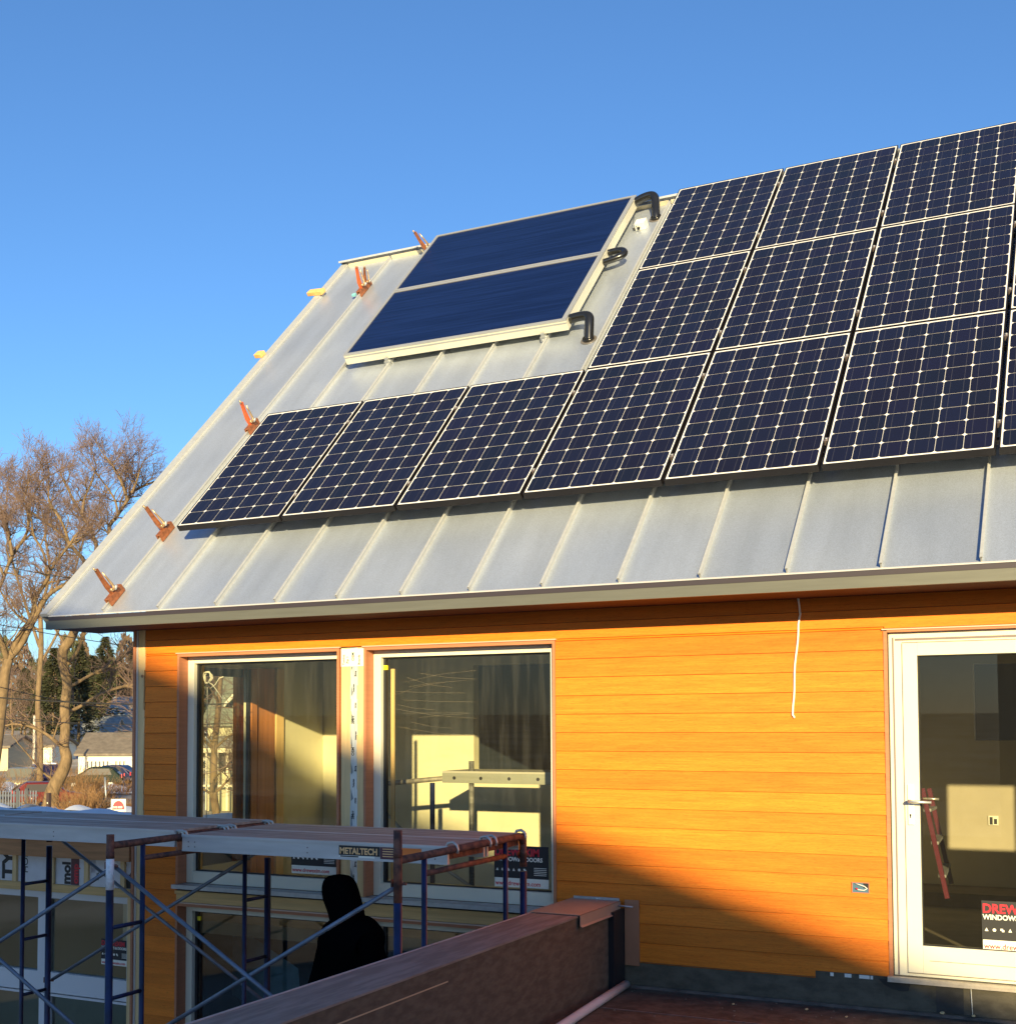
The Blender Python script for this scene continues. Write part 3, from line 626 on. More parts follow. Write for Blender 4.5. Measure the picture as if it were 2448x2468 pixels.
# underside deck thickness
roof = H(rf, 'roof')
b = mb(M('soffit_board', (0.06, 0.02, 0.01), 0.8, 0, (2, 30, 2), 0.2)); e0 = rp(0, S_EAVE)  # soffit colour set very dark to deepen the shade under the eave
b.face([(X_RAKE + 0.01, e0.y + 0.03, 0.697), (X_END, e0.y + 0.03, 0.697), (X_END, 0.05, 0.697), (X_RAKE + 0.01, 0.05, 0.697)])
b.face([rp(X_RAKE + 0.01, S_EAVE + 0.15, HR - 0.10), rp(-4.32, S_EAVE + 0.15, HR - 0.10), rp(-4.32, S_RIDGE, HR - 0.10), rp(X_RAKE + 0.01, S_RIDGE, HR - 0.10)][::-1])
H(b, 'soffit')
sm = mb(seamm)
for x in SEAMS:
    X = RX(x, S_EAVE + 0.006); L = S_RIDGE - S_EAVE - 0.08
    sm.box(-0.004, 0.004, 0, L, 0.0, 0.038, X); sm.box(-0.008, 0.008, 0, L, 0.030, 0.0385, X)
sm.build('standing_seam', roof, 'raised seams running up the metal roof')
rk = mb(seamm); X = RX(X_RAKE, S_EAVE); L = S_RIDGE - S_EAVE
rk.box(-0.012, 0.060, 0, L, 0.001, 0.030, X); rk.box(0.060, 0.074, 0, L, 0.001, 0.016, X); rk.box(-0.016, -0.0125, -0.0, L, -0.14, 0.028, X)
rk.build('rake_trim', roof)
e = rp(0, S_EAVE)
b = mb(whitelip); b.prism([(0, e.y - 0.003, e.z - 0.003), (0, e.y - 0.003, e.z + 0.000), (0, e.y + 0.004, e.z + 0.0075), (0, e.y + 0.008, e.z + 0.004)], (X_RAKE + 0.06, 0, 0), (X_END, 0, 0)); b.build('eave_lip', roof)
b = mb(lipshadem).box(X_RAKE + 0.062, X_END, e.y - 0.001, e.y + 0.03, e.z - 0.034, e.z - 0.005); b.build('lip_shade_strip', roof)  # strip paints the shadow the lip throws on the fascia top
b = mb(fasciam).box(X_RAKE + 0.03, X_END, e.y + 0.002, e.y + 0.034, 0.690, e.z - 0.0345); b.build('fascia', roof)
b = mb(seamm); rz = rp(0, S_RIDGE)
b.box(X_RAKE - 0.02, X_END, rz.y - 0.085, rz.y + 0.10, rz.z + 0.022, rz.z + 0.030)
b.prism([(0, rz.y - 0.085, rz.z + 0.0215), (0, rz.y - 0.085, rz.z + 0.010), (0, rz.y - 0.080, rz.z + 0.010), (0, rz.y - 0.080, rz.z + 0.0215)], (X_RAKE - 0.02, 0, 0), (X_END, 0, 0))
b.build('ridge_cap', roof)
b = mb(M('ridge_closure', (0.66, 0.58, 0.42), 0.6, 0.1, (4, 9, 9), 0.12))
for x0, x1 in zip([X_RAKE + 0.09] + SEAMS[:8], SEAMS[:9]):
    b.box(x0 + 0.012 - x0, x1 - x0 - 0.012, L - 0.070, L - 0.062, 0.001, 0.042, RX(x0, S_EAVE))
b.build('ridge_closure', roof)
for k, (x, s, hx) in enumerate(((-4.90, 4.26, 0.20), (-4.88, 2.96, 0.09))):
    X = RX(x, s) @ Matrix.Rotation(rad(-8), 4, 'Z')
    b = mb(M('orange_block', (0.80, 0.44, 0.16), 0.6, 0, (20, 20, 20), 0.15)); b.box(0, hx, -0.03, 0.05, 0.032, 0.075, X)
    tag(b.build('wood_block', bevel=0.004), ['larger orange wooden block on the left roof edge near the ridge', 'small orange wooden block on the left roof edge halfway up'][k], 'block', 'wooden blocks on the roof edge')

# ------------------------------------------------------------------ photovoltaic panels
cell_m = []
for k, c in enumerate(((0.0080, 0.0088, 0.0235), (0.0074, 0.0088, 0.0200), (0.0088, 0.0086, 0.0250), (0.0080, 0.0076, 0.0185), (0.0082, 0.0096, 0.0265))):
    m = bpy.data.materials.new('cell_blue_%d' % k); m.use_nodes = True
    n = m.node_tree.nodes; l = m.node_tree.links; bb = n['Principled BSDF']
    bb.inputs['Roughness'].default_value = 0.35; bb.inputs['Coat Weight'].default_value = 0.35; bb.inputs['Coat Roughness'].default_value = 0.06; bb.inputs['Coat IOR'].default_value = 1.3
    bb.inputs['Specular IOR Level'].default_value = 0.3
    tc = n.new('ShaderNodeTexCoord'); sx = n.new('ShaderNodeSeparateXYZ'); l.new(tc.outputs['Object'], sx.inputs[0])
    # two fine busbars per cell and faint grain
    ma = n.new('ShaderNodeMath'); ma.operation = 'MULTIPLY'; ma.inputs[1].default_value = 1 / 0.07925; l.new(sx.outputs[0], ma.inputs[0])
    fr = n.new('ShaderNodeMath'); fr.operation = 'FRACT'; l.new(ma.outputs[0], fr.inputs[0])
    sb = n.new('ShaderNodeMath'); sb.operation = 'SUBTRACT'; sb.inputs[1].default_value = 0.5; l.new(fr.outputs[0], sb.inputs[0])
    ab = n.new('ShaderNodeMath'); ab.operation = 'ABSOLUTE'; l.new(sb.outputs[0], ab.inputs[0])
    lt = n.new('ShaderNodeMath'); lt.operation = 'LESS_THAN'; lt.inputs[1].default_value = 0.013; l.new(ab.outputs[0], lt.inputs[0])
    mx = n.new('ShaderNodeMix'); mx.data_type = 'RGBA'; mx.inputs[6].default_value = c + (1,); mx.inputs[7].default_value = (0.055, 0.055, 0.07, 1); l.new(lt.outputs[0], mx.inputs[0])
    l.new(mx.outputs[2], bb.inputs['Base Color']); cell_m.append(m)
backsheet = M('panel_backsheet', (0.80, 0.78, 0.76), 0.4, coat=0.4)
framebl = M('panel_frame_black', (0.012, 0.010, 0.012), 0.4, 0.3)
CELL = 0.1585; PP, QQ = 1.004, 1.638; PW, PH = 0.984, 1.630
def cell_mesh(seed):
    b = mb(backsheet); W = 6 * CELL; Hh = 10 * CELL
    b.face([(-0.0085, -0.0145, 0), (W + 0.0085, -0.0145, 0), (W + 0.0085, Hh + 0.0145, 0), (-0.0085, Hh + 0.0145, 0)])
    r = random.Random(seed)
    for i in range(6):
        for j in range(10):
            b.mat(r.choice(cell_m)); x0 = i * CELL + 0.0012; x1 = (i + 1) * CELL - 0.0012; y0 = j * CELL + 0.0012; y1 = (j + 1) * CELL - 0.0012; c = 0.0165
            d = c * 0.34
            b.face([(x + 0, y, 0.0008) for x, y in ((x0 + c, y0), (x1 - c, y0), (x1 - d, y0 + d), (x1, y0 + c), (x1, y1 - c), (x1 - d, y1 - d), (x1 - c, y1), (x0 + c, y1), (x0 + d, y1 - d), (x0, y1 - c), (x0, y0 + c), (x0 + d, y0 + d))])
    return b
def frame_mesh():
    b = mb(framebl); x0, x1 = -0.0165, 6 * CELL + 0.0165; y0, y1 = -0.0225, 10 * CELL + 0.0225
    for (a, c, d, e_) in ((x0, x0 + 0.008, y0, y1), (x1 - 0.008, x1, y0, y1), (x0 + 0.008, x1 - 0.008, y0, y0 + 0.008), (x0 + 0.008, x1 - 0.008, y1 - 0.008, y1)): b.box(a, c, d, e_, -0.046, 0.0022)
    b.mat(M('panel_underside', (0.75, 0.74, 0.72), 0.6)).box(x0 + 0.008, x1 - 0.008, y0 + 0.008, y1 - 0.008, -0.012, -0.004)
    return b
cells = [cell_mesh(s) for s in (1, 2, 3)]
ORD = ['first', 'second', 'third', 'fourth', 'fifth', 'sixth', 'seventh']
ROWS = [('bottom', range(0, 7)), ('middle', range(3, 7)), ('top', range(3, 7))]
lib = {}
for r, (rn, cols) in enumerate(ROWS):
    for n_, c in enumerate(cols):
        root = empty('photovoltaic_module'); root.matrix_world = RX(-3.8309 + c * PP, r * QQ - CELL, 0.0)
        if rn == 'bottom': lab = 'dark blue photovoltaic panel, %s from the left in the bottom row%s' % (ORD[n_], ' at the roof left' if n_ == 0 else '')
        else: lab = 'dark blue photovoltaic panel, %s from the left in the %s row of the array' % (ORD[n_], rn)
        if c == 6: lab = 'photovoltaic panel cut by the right picture edge in the %s row' % rn
        tag(root, lab, 'solar panel', 'photovoltaic panels on the metal roof')
        kk = (c * 2 + r) % 3
        if ('c', kk) not in lib: lib['c', kk] = cells[kk].build('cell_sheet', root)
        else: o = lib['c', kk].copy(); COL.objects.link(o); o.parent = root
        if 'f' not in lib: lib['f'] = frame_mesh().build('frame', root)
        else: o = lib['f'].copy(); COL.objects.link(o); o.parent = root
# mounting rails (dark, under each row)
for r, (rn, cols) in enumerate(ROWS):
    for k, ss in enumerate((-0.02, 0.35, 1.05)):
        x0 = -3.845 + cols[0] * PP; b = mb(framebl); b.box(0, 7 * PP + 0.0 - cols[0] * PP, 0, 0.03, 0.0, 0.030, RX(x0, r * QQ + ss, -0.0785))
        tag(b.build('mounting_rail'), ['black rail under the lower edge of', 'black rail under the lower half of', 'black rail under the upper half of'][k] + ' the ' + rn + ' panel row', 'rail', 'black rails under the panels')
# small bright clamps in the gaps between panels
mc0 = None
for r, (rn, cols) in enumerate(ROWS):
    for c in list(cols)[1:]:
        for k, ss in enumerate((0.10, 1.12)):
            if mc0 is None:
                b = mb(M('mid_clamp', (0.35, 0.28, 0.27), 0.4, 0.7)).box(-0.012, 0.012, -0.018, 0.018, -0.03, 0.0035); b.mat(galv).tube([(0, 0, 0.0035), (0, 0, 0.012)], 0.007, 8); mc0 = b.build('panel_clamp'); o = mc0
            else: o = mc0.copy(); COL.objects.link(o)
            o.matrix_world = RX(-3.8309 + c * PP - (PP - 6 * CELL) / 2, r * QQ + ss - 0.0, 0)
            wh = ['between the %s and %s panels' % (ORD[c - cols[0] - 1], ORD[c - cols[0]])][0]
            tag(o, 'small %s clamp %s of the %s row' % (['lower', 'upper'][k], wh, rn), 'clamp', 'small clamps between solar panels')

# ------------------------------------------------------------------ thermal collectors
colg = bpy.data.materials.new('collector_glass'); colg.use_nodes = True
n = colg.node_tree.nodes; l = colg.node_tree.links; bb = n['Principled BSDF']
bb.inputs['Roughness'].default_value = 0.40; bb.inputs['Specular IOR Level'].default_value = 0.2; bb.inputs['Coat Weight'].default_value = 0.30; bb.inputs['Coat Roughness'].default_value = 0.05; bb.inputs['Coat IOR'].default_value = 1.35
tc = n.new('ShaderNodeTexCoord'); mp = n.new('ShaderNodeMapping'); mp.inputs['Scale'].default_value = (0.6, 17, 1); wv = n.new('ShaderNodeTexNoise'); wv.inputs['Scale'].default_value = 1.5; wv.inputs['Detail'].default_value = 5
l.new(tc.outputs['Object'], mp.inputs[0]); l.new(mp.outputs[0], wv.inputs[0])
mx = n.new('ShaderNodeMix'); mx.data_type = 'RGBA'; mx.inputs[6].default_value = (0.0032, 0.0088, 0.047, 1); mx.inputs[7].default_value = (0.0056, 0.0150, 0.074, 1); mr_ = n.new('ShaderNodeMapRange'); mr_.inputs[1].default_value = 0.40; mr_.inputs[2].default_value = 0.62; l.new(wv.outputs[0], mr_.inputs[0]); l.new(mr_.outputs[0], mx.inputs[0]); l.new(mx.outputs[2], bb.inputs['Base Color'])
colf = M('collector_casing', (0.70, 0.68, 0.58), 0.45, 0.25, (3, 3, 3), 0.04)
colft = M('collector_frame_top', (0.46, 0.47, 0.48), 0.4, 0.5)
CX0, CX1 = -3.53, -1.312
for k, (s0, s1, lab) in enumerate(((2.410, 3.638, 'lower flat deep blue solar thermal collector with pale casing'), (3.646, 4.872, 'upper flat deep blue solar thermal collector with pale casing'))):
    root = empty('solar_collector'); root.matrix_world = RX(CX0, s0, -0.130); tag(root, lab, 'solar collector', 'solar thermal collectors'); W = CX1 - CX0; L = s1 - s0
    b = mb(colf); b.box(0, W, 0, L, 0.010, 0.095); b.build('casing', root, bevel=0.003)
    b = mb(colft); frame_t = 0.030
    b.box(0, W, 0, frame_t, 0.0952, 0.110).box(0, W, L - frame_t, L, 0.0952, 0.110).box(0, frame_t, frame_t, L - frame_t, 0.0952, 0.110).box(W - frame_t - 0.012, W, frame_t, L - frame_t, 0.0952, 0.110); b.box(0, W, -0.003, -0.0002, 0.074, 0.084); b.build('frame', root)
    b = mb(colg); b.face([(frame_t, frame_t, 0.1035), (W - frame_t, frame_t, 0.1035), (W - frame_t, L - frame_t, 0.1035), (frame_t, L - frame_t, 0.1035)]); b.build('glass', root)
# feet clips
for k, x in enumerate((-3.10, -1.55)):
    root = empty('seam_clip'); root.matrix_world = RX(x, 2.395, HR); tag(root, ['bright metal seam clip under the left end of the lower collector', 'bright metal seam clip under the right end of the lower collector'][k], 'clip', 'seam clips under the collector')
    b = mb(galv).box(-0.022, 0.022, -0.025, 0.03, 0.0, 0.055).box(-0.015, 0.015, -0.012, 0.012, 0.055, 0.085); b.build('body', root)
    b = mb(galv).tube([(0, -0.04, 0.03), (0, 0.0, 0.03)], 0.008, 8).tube([(-0.03, 0, 0.045), (0.03, 0, 0.045)], 0.007, 8); b.build('bolt', root)
# black hoses
def hose(name, lab, pts, r, flange=None):
    root = empty(name); tag(root, lab, 'hose', 'black collector hoses')
    sm_ = []
    P = [Vector(p) for p in pts]
    for i in range(len(P) - 1):
        p0 = P[max(0, i - 1)]; p1 = P[i]; p2 = P[i + 1]; p3 = P[min(len(P) - 1, i + 2)]
        for k in range(5):
            t = k / 5.0; sm_.append(0.5 * ((2 * p1) + (p2 - p0) * t + (2 * p0 - 5 * p1 + 4 * p2 - p3) * t * t + (3 * p1 - p0 - 3 * p2 + p3) * t ** 3))
    sm_.append(P[-1]); mb(blackpl).tube(sm_, r, 14).build('tube', root)
    if flange is not None:
        b = mb(M('lead_flange', (0.22, 0.20, 0.19), 0.5, 0.5)); X = RX(*flange)
        b.tube([X @ Vector((0, 0, 0.001)), X @ Vector((0, 0, 0.008))], 0.070, 20); b.mat(blackpl).tube([X @ Vector((0, 0, 0.008)), X @ Vector((0, 0, 0.03))], 0.050, 16); b.build('flange', root)
fx = rp(-1.118, 2.298)
hose('elbow_hose', 'black elbow hose from the lower collector corner into the roof flange', [rp(-1.34, 2.50, -0.07), rp(-1.24, 2.495, -0.055), rp(-1.16, 2.485, -0.052), rp(-1.125, 2.46, -0.060), rp(-1.118, 2.41, -0.09), rp(-1.118, 2.35, -0.14), rp(-1.118, 2.30, HR)], 0.040, (-1.118, 2.298))
hose('elbow_hose', 'black elbow hose from the top collector corner down to the roof', [rp(-1.34, 4.80, -0.07), rp(-1.24, 4.82, -0.045), rp(-1.16, 4.83, -0.040), rp(-1.115, 4.80, -0.055), rp(-1.100, 4.73, -0.10), rp(-1.090, 4.64, -0.15), rp(-1.085, 4.60, HR)], 0.040, (-1.083, 4.595))
hose('loop_hose', 'black looped hose joining the two collectors', [rp(-1.33, 3.75, -0.08), rp(-1.26, 3.755, -0.075), rp(-1.18, 3.745, -0.075), rp(-1.14, 3.70, -0.078), rp(-1.15, 3.645, -0.08), rp(-1.22, 3.605, -0.082), rp(-1.33, 3.575, -0.085)], 0.030)
b = mb(whitepl); X = RX(-1.19, 4.43); b.box(-0.045, 0.055, -0.04, 0.055, 0.002, 0.075, X); b.mat(blackpl)
b.tube([X @ Vector((-0.01, -0.042, 0.03)), X @ Vector((-0.01, -0.060, 0.03))], 0.014, 10).tube([X @ Vector((-0.052, -0.02, 0.02)), X @ Vector((-0.075, -0.03, 0.02))], 0.012, 10)
b.tube([X @ Vector((-0.01, -0.06, 0.03)), X @ Vector((-0.06, -0.02, 0.08)), X @ Vector((-0.09, 0.10, 0.07)), X @ Vector((-0.11, 0.28, 0.08))], 0.0025, 5)
tag(b.build('junction_box', bevel=0.003), 'small white junction box on the roof beside the upper collector', 'junction box')

# ------------------------------------------------------------------ locking clamps on the seam
def clamp(x, s, lab, tilt, red=False, scale=1.12):
    root = empty('locking_clamp'); tag(root, lab, 'clamp', 'rusty locking clamps on the roof seams')
    root.matrix_world = RX(x, s) @ Matrix.Diagonal((scale, scale, scale, 1))
    b = mb(rusto); b.box(-0.020, -0.009, -0.085, 0.085, 0.004, 0.052); b.box(0.009, 0.020, -0.085, 0.085, 0.004, 0.052); b.box(-0.020, 0.020, -0.085, 0.085, 0.053, 0.060); b.build('jaw', root)
    T = Matrix.Translation((0, 0.0, 0.058)) @ Matrix.Rotation(rad(tilt), 4, 'Y')
    b = mb(redpaint if red else rusto)
    b.prism([T @ Vector(p) for p in ((-0.012, -0.014, 0), (-0.026, -0.010, 0.05), (-0.022, -0.008, 0.11), (-0.016, -0.006, 0.20), (0.004, -0.006, 0.20), (0.002, -0.008, 0.11), (0.008, -0.010, 0.05), (0.014, -0.014, 0))], (0, -0.006, 0), (0, 0.016, 0)); b.build('handle', root)
    b = mb(clampg); b.tube([T @ Vector((0.030, 0.004, 0.015)), T @ Vector((0.036, 0.004, 0.06)), T @ Vector((0.030, 0.004, 0.12)), T @ Vector((0.024, 0.004, 0.17))], [0.009, 0.010, 0.007, 0.005], 8); b.build('lever', root)
    b = mb(clampg); b.tube([T @ Vector((0.010, -0.012, 0.03)), T @ Vector((0.030, -0.012, 0.03))], 0.012, 10).tube([T @ Vector((0.0, -0.014, 0.20)), T @ Vector((-0.006, -0.014, 0.225))], 0.007, 8); b.build('screw', root); b = mb(galv).tube([T @ Vector((0.035, 0, 0.02)), T @ Vector((0.05, 0.02, 0.04))], 0.010, 8); b.build('nut', root)
    return root
clamp(-4.150, -0.820, 'rusty locking clamp on the seam nearest the eave corner', -3)
clamp(-4.165, -0.010, 'rusty locking clamp at the lower left corner of the bottom panel row', -10)
clamp(-4.150, 1.545, 'red handled locking clamp at the top left corner of the bottom panel row', 6, True, 1.1)
clamp(-4.165, 4.130, 'cluster of rusty and red locking clamps high on the first seam', 12, True)
clamp(-4.165, 4.245, 'rusty locking clamp just above the cluster on the first seam', 20, False, 0.9)
clamp(-3.640, 4.780, 'rusty locking clamp at the ridge left of the upper collector', -16)
b = mb(M('turquoise_tag', (0.20, 0.55, 0.60), 0.5)).box(-0.03, 0.012, -0.02, 0.012, 0.03, 0.055, RX(-4.21, 4.03)); tag(b.build('turquoise_tag', bevel=0.004), 'small turquoise tag hanging at the clamp cluster', 'tag')

# ------------------------------------------------------------------ scaffold outside
YF, YR, ZT = -2.105, -0.610, -0.765
SG = empty
def sc_frame(x, lab, zf, zr, rusty):
    root = empty('scaffolding', (x, -1.36, -5.0), lab, 'scaffold frame', 'blue scaffold frames outside the wall')
    def A(b, nm):
        o = b.build(nm, root); o.matrix_parent_inverse = Matrix.Translation((-x, 1.36, 5.0)); return o
    m1 = rust if rusty else bluep
    for y, zt in ((YF, zf), (YR, zr)):
        A(mb(rust).tube([(x, y, -0.98 if y == YF else -0.95), (x, y, zt)], 0.0225, 14).tube([(x, y, zt - 0.14), (x, y, zt - 0.1)], 0.0245, 14), 'post_top')
        A(mb(bluep).tube([(x, y, -5.0), (x, y, -0.98)], 0.0222, 14), 'post')
    A(mb(rust).tube([(x, YF + 0.01, ZT), (x, YR - 0.06, ZT + 0.004), (x, YR - 0.015, ZT - 0.012), (x, YR, ZT - 0.05)], 0.0215, 12), 'top_bar')
    for y in (YF + 0.27, YR - 0.25):
        A(mb(bluep).tube([(x, y, -5.0), (x, y, ZT - 0.01)], 0.0155, 10), 'ladder_leg')
    A(mb(rust).tube([(x, YF + 0.27, -0.862), (x, YR - 0.25, -0.862)], 0.016, 10), 'second_bar')
    for y0, y1 in ((YF, YF + 0.27), (YR - 0.25, YR)):
        for z in ((-1.243, -1.652, -2.06, -2.47, -2.9) if not rusty else (-1.45, -1.85)):
            A(mb(bluep).tube([(x, y0, z), (x, y1, z)], 0.0125, 8), 'rung')
    for y in (YF, YR):
        for z in (-0.885, -2.0):
            A(mb(rust).tube([(x - 0.04, y + 0.018, z), (x + 0.04, y + 0.018, z)], 0.007, 6).box(x - 0.043, x - 0.036, y, y + 0.035, z - 0.018, z + 0.022), 'brace_pin')
    return root
sc_frame(-0.59, 'rusty topped scaffold frame at the right end beside the parapet', -0.610, -0.745, True)
sc_frame(-2.545, 'blue scaffold frame in the middle with a white paper strip on its post', -0.700, -0.770, False)
sc_frame(-4.60, 'blue scaffold frame at the far left end of the planks', -0.74, -0.770, False)
b = mb(M('paper_strip', (0.72, 0.74, 0.78), 0.7, 0, (50, 50, 50), 0.2)).tube([(-2.545, YF, -1.02), (-2.545, YF, -0.815)], 0.0238, 14); tag(b.build('paper_strip'), 'torn white paper strip wrapped on the middle scaffold post', 'paper')
b = mb(bluep).tube([(-0.59, YF, -1.45), (-0.59, YF, -1.10)], 0.0230, 12)
def xbrace(xa, xb, y, lab, z0=-0.885, z1=-2.0):
    root = empty('cross_brace', ((xa + xb) / 2, y, (z0 + z1) / 2), lab, 'cross brace', 'crossed scaffold braces')
    for p, q, dy in (((xa, z0), (xb, z1), -0.0), ((xa, z1), (xb, z0), 0.016)):
        o = mb(M('brace_grey', (0.17, 0.20, 0.25), 0.5, 0.5, (8, 8, 8), 0.25)).tube([(p[0], y + 0.03 + dy, p[1]), (q[0], y + 0.03 + dy, q[1])], 0.0125, 10).build('brace_bar', root)
        o.matrix_parent_inverse = Matrix.Translation((-(xa + xb) / 2, -y, -(z0 + z1) / 2))
xbrace(-2.545, -0.59, YF, 'crossed braces on the camera side in front of the hooded person')
xbrace(-4.60, -2.545, YF, 'crossed braces on the camera side at the left')
xbrace(-4.60, -2.545, YR, 'crossed braces on the wall side at the left')
PY = ((-1.525, -1.060), (-1.045, -0.585))
def plank(x0, x1, y0, y1, zt, lab, sticker=False):
    root = empty('scaffold_plank', ((x0 + x1) / 2, (y0 + y1) / 2, zt), lab, 'scaffold plank', 'aluminium and plywood scaffold planks')
    Pm = Matrix.Translation((-(x0 + x1) / 2, -(y0 + y1) / 2, -zt))
    def A(b, nm, par=None):
        o = b.build(nm, par or root)
        if par is None: o.matrix_parent_inverse = Pm
        return o
    A(mb(ply).box(x0 + 0.01, x1 - 0.01, y0 + 0.0142, y1 - 0.0142, zt - 0.0155, zt - 0.001), 'deck')
    for ya, yb, yl in ((y0, y0 + 0.030, y0), (y1 - 0.030, y1, y1 - 0.014)):
        b = mb(alum); b.box(x0, x1, yl, yl + 0.014, zt - 0.016, zt).box(x0, x1, ya + 0.006, yb - 0.006, zt - 0.092, zt - 0.016).box(x0, x1, ya + 0.003, yb - 0.003, zt - 0.104, zt - 0.092)
        b.mat(greyf)
        for xx in (x0 + 0.05, x0 + 0.10, x1 - 0.08, (x0 + x1) / 2):
            for dz in (0.045, 0.075): b.tube([(xx, ya + 0.0045, zt - dz), (xx, ya + 0.0065, zt - dz)], 0.005, 6)
        A(b, 'side_rail')
    for xe, sg in ((x1, 1), (x0, -1)):
        for yy in (y0 + 0.03, y1 - 0.03):
            b = mb(M('hook_cast', (0.50, 0.48, 0.44), 0.45, 0.6)); xc = xe + sg * 0.022
            b.tube([(xe - sg * 0.03, yy, zt - 0.03), (xe - sg * 0.01, yy, ZT + 0.034), (xc, yy, ZT + 0.040), (xc + sg * 0.022, yy, ZT + 0.026), (xc + sg * 0.030, yy, ZT + 0.0), (xc + sg * 0.026, yy, ZT - 0.02)], 0.009, 8)
            A(b, 'hook')
        A(mb(rust).box(min(xe, xe - sg * 0.06), max(xe, xe - sg * 0.06), y0 + 0.032, y1 - 0.032, zt - 0.075, zt - 0.0165), 'end_beam')
    if sticker:
        yy = y0 + 0.0055; b = MB(); b.mat(inkb).box(-1.345, -1.065, yy - 0.0015, yy, zt - 0.078, zt - 0.022); b.mat(inkw).box(-1.345, -1.10, yy - 0.0012, yy, zt - 0.090, zt - 0.0782)
        text('METALTECH', 0.050, wallX(-1.340, yy - 0.002, zt - 0.069, 0, 0.93), inko, b, 0.0016)
        b.mat(inkb).box(-1.335, -1.21, yy - 0.0016, yy - 0.0011, zt - 0.088, zt - 0.0805)
        b.mat(inkdr).box(-1.062, -0.960, yy - 0.0015, yy, zt - 0.090, zt - 0.022)
        b.mat(inko)
        for k in range(4): b.box(-1.047, -0.975, yy - 0.0018, yy - 0.0014, zt - 0.035 - 0.014 * k, zt - 0.030 - 0.014 * k)
        b.mat(inkor).box(-0.958, -0.790, yy - 0.0015, yy, zt - 0.084, zt - 0.022)
        A(b, 'sticker')
plank(-2.515, -0.622, *PY[0], -0.745, 'right front scaffold plank with a metaltech sticker on its rail'.replace(' metaltech', 'n orange and black'), True)
plank(-2.515, -0.622, *PY[1], -0.745, 'right rear scaffold plank closest to the upper windows')
plank(-4.640, -2.575, *PY[0], -0.722, 'left front scaffold plank ending at the middle frame')
plank(-4.640, -2.575, *PY[1], -0.722, 'left rear scaffold plank in front of the house corner')
plank(-6.72, -4.660, *PY[0], -0.720, 'front scaffold plank beyond the far left frame')
plank(-6.72, -4.660, *PY[1], -0.720, 'rear scaffold plank beyond the far left frame')
def work(x0, x1, y0, y1, z, lab):
    b = mb(ply).box(x0, x1, y0, y1, z - 0.04, z); tag(b.build('work_board'), lab, 'work board')
work(-4.6, -0.55, -1.75, -1.0, -2.72, 'low wooden work board under the hooded person')

# ------------------------------------------------------------------ left wing with house wrap
lw = empty('left_wing', (-6, 1.5, -5), 'low unfinished wing with printed white house wrap left of the orange corner', 'building')
def LW(b, nm, par=None, label=None):
    o = b.build(nm, par or lw, label)
    if par is None: o.matrix_parent_inverse = Matrix.Translation((6, -1.5, 5))
    return o
LW(mb(orwoodh).box(-9, -4.345, -0.030, 0.02, -1.150, -1.003), 'beam')
b = mb(wrap).box(-9, -4.345, 0.022, 0.04, -1.372, -1.151); wo = LW(b, 'house_wrap')
b = mb(yelwood)
for x in (-5.64, -5.21, -4.83, -4.44, -6.2, -6.8): LW(mb(yelwood).box(x - 0.022, x + 0.022, -0.002, 0.020, -1.370, -1.151), 'stud')
LW(mb(yelwoodh).box(-9, -4.35, -0.006, 0.02, -1.437, -1.3725), 'lower_strip')
yy = 0.0205
def wp(f_):
    tx = MB(); f_(tx); tx.build('wrap_print', wo)
wp(lambda t: text('TY', 0.21, wallX(-5.655, yy, -1.355, 90, 0.9), inkb, t, 0.008))
wp(lambda t: text('HOMEW', 0.085, wallX(-5.505, yy, -1.30, 90), inkb, t, 0.0))
wp(lambda t: text('mol', 0.125, wallX(-5.025, yy, -1.368, 90, 0.95), inkb, t, 0.006))
wp(lambda t: t.mat(inkdr).box(-5.015, -4.925, yy - 0.001, yy, -1.370, -1.152))
wp(lambda t: text('omp', 0.085, wallX(-4.935, yy - 0.002, -1.36, 90, 1.05), inkr, t, 0.003))
wp(lambda t: text('PEEL', 0.035, wallX(-4.71, yy, -1.32, 90), inkb, t, 0.001))
wp(lambda t: [t.mat(greyf).box(-4.79 + 0.012 * k, -4.787 + 0.012 * k, yy - 0.001, yy, -1.26, -1.155) for k in range(4)])
wp(lambda t: t.mat(inkb).prism([(-4.415, yy, -1.370), (-4.365, yy, -1.370), (-4.372, yy, -1.24), (-4.40, yy, -1.29), (-4.41, yy, -1.25), (-4.418, yy, -1.30)], (0, -0.001, 0), (0, 0, 0)))
wp(lambda t: text('WW', 0.05, wallX(-4.36, yy, -1.36, 90), inkb, t, 0.0))

f = mb(whitef); fm = M('white_frame_shade', (0.66, 0.65, 0.66), 0.5)
f = mb(fm)
for x0, x1 in ((-7.2, -5.36), (-5.36, -4.385)):
    frame_rect(f, x0, x1, -2.27, -1.440, 0.08, 0.030, 0.165, 0.055, 0.03, 0.10)
    frame_rect(f, x0, x1, -4.2, -2.285, 0.08, 0.030, 0.16, 0.02, 0.05, 0.12)
wf = LW(f, 'window_frame'); g_ = mb(gl_dark)
for x0, x1 in ((-7.12, -5.39), (-5.28, -4.415)):
    g_.face([(x0, 0.07, -2.105), (x1, 0.07, -2.105), (x1, 0.07, -1.495), (x0, 0.07, -1.495)]); g_.face([(x0, 0.09, -4.04), (x1, 0.09, -4.04), (x1, 0.09, -2.305), (x0, 0.09, -2.305)])
g_.build('glass', wf); sheet(wf, -4.72, -1.795, 0.30, 0.0675)
LW(mb(yelwood).box(-4.384, -4.345, 0.0, 0.02, -5, -1.4375), 'corner_stud')
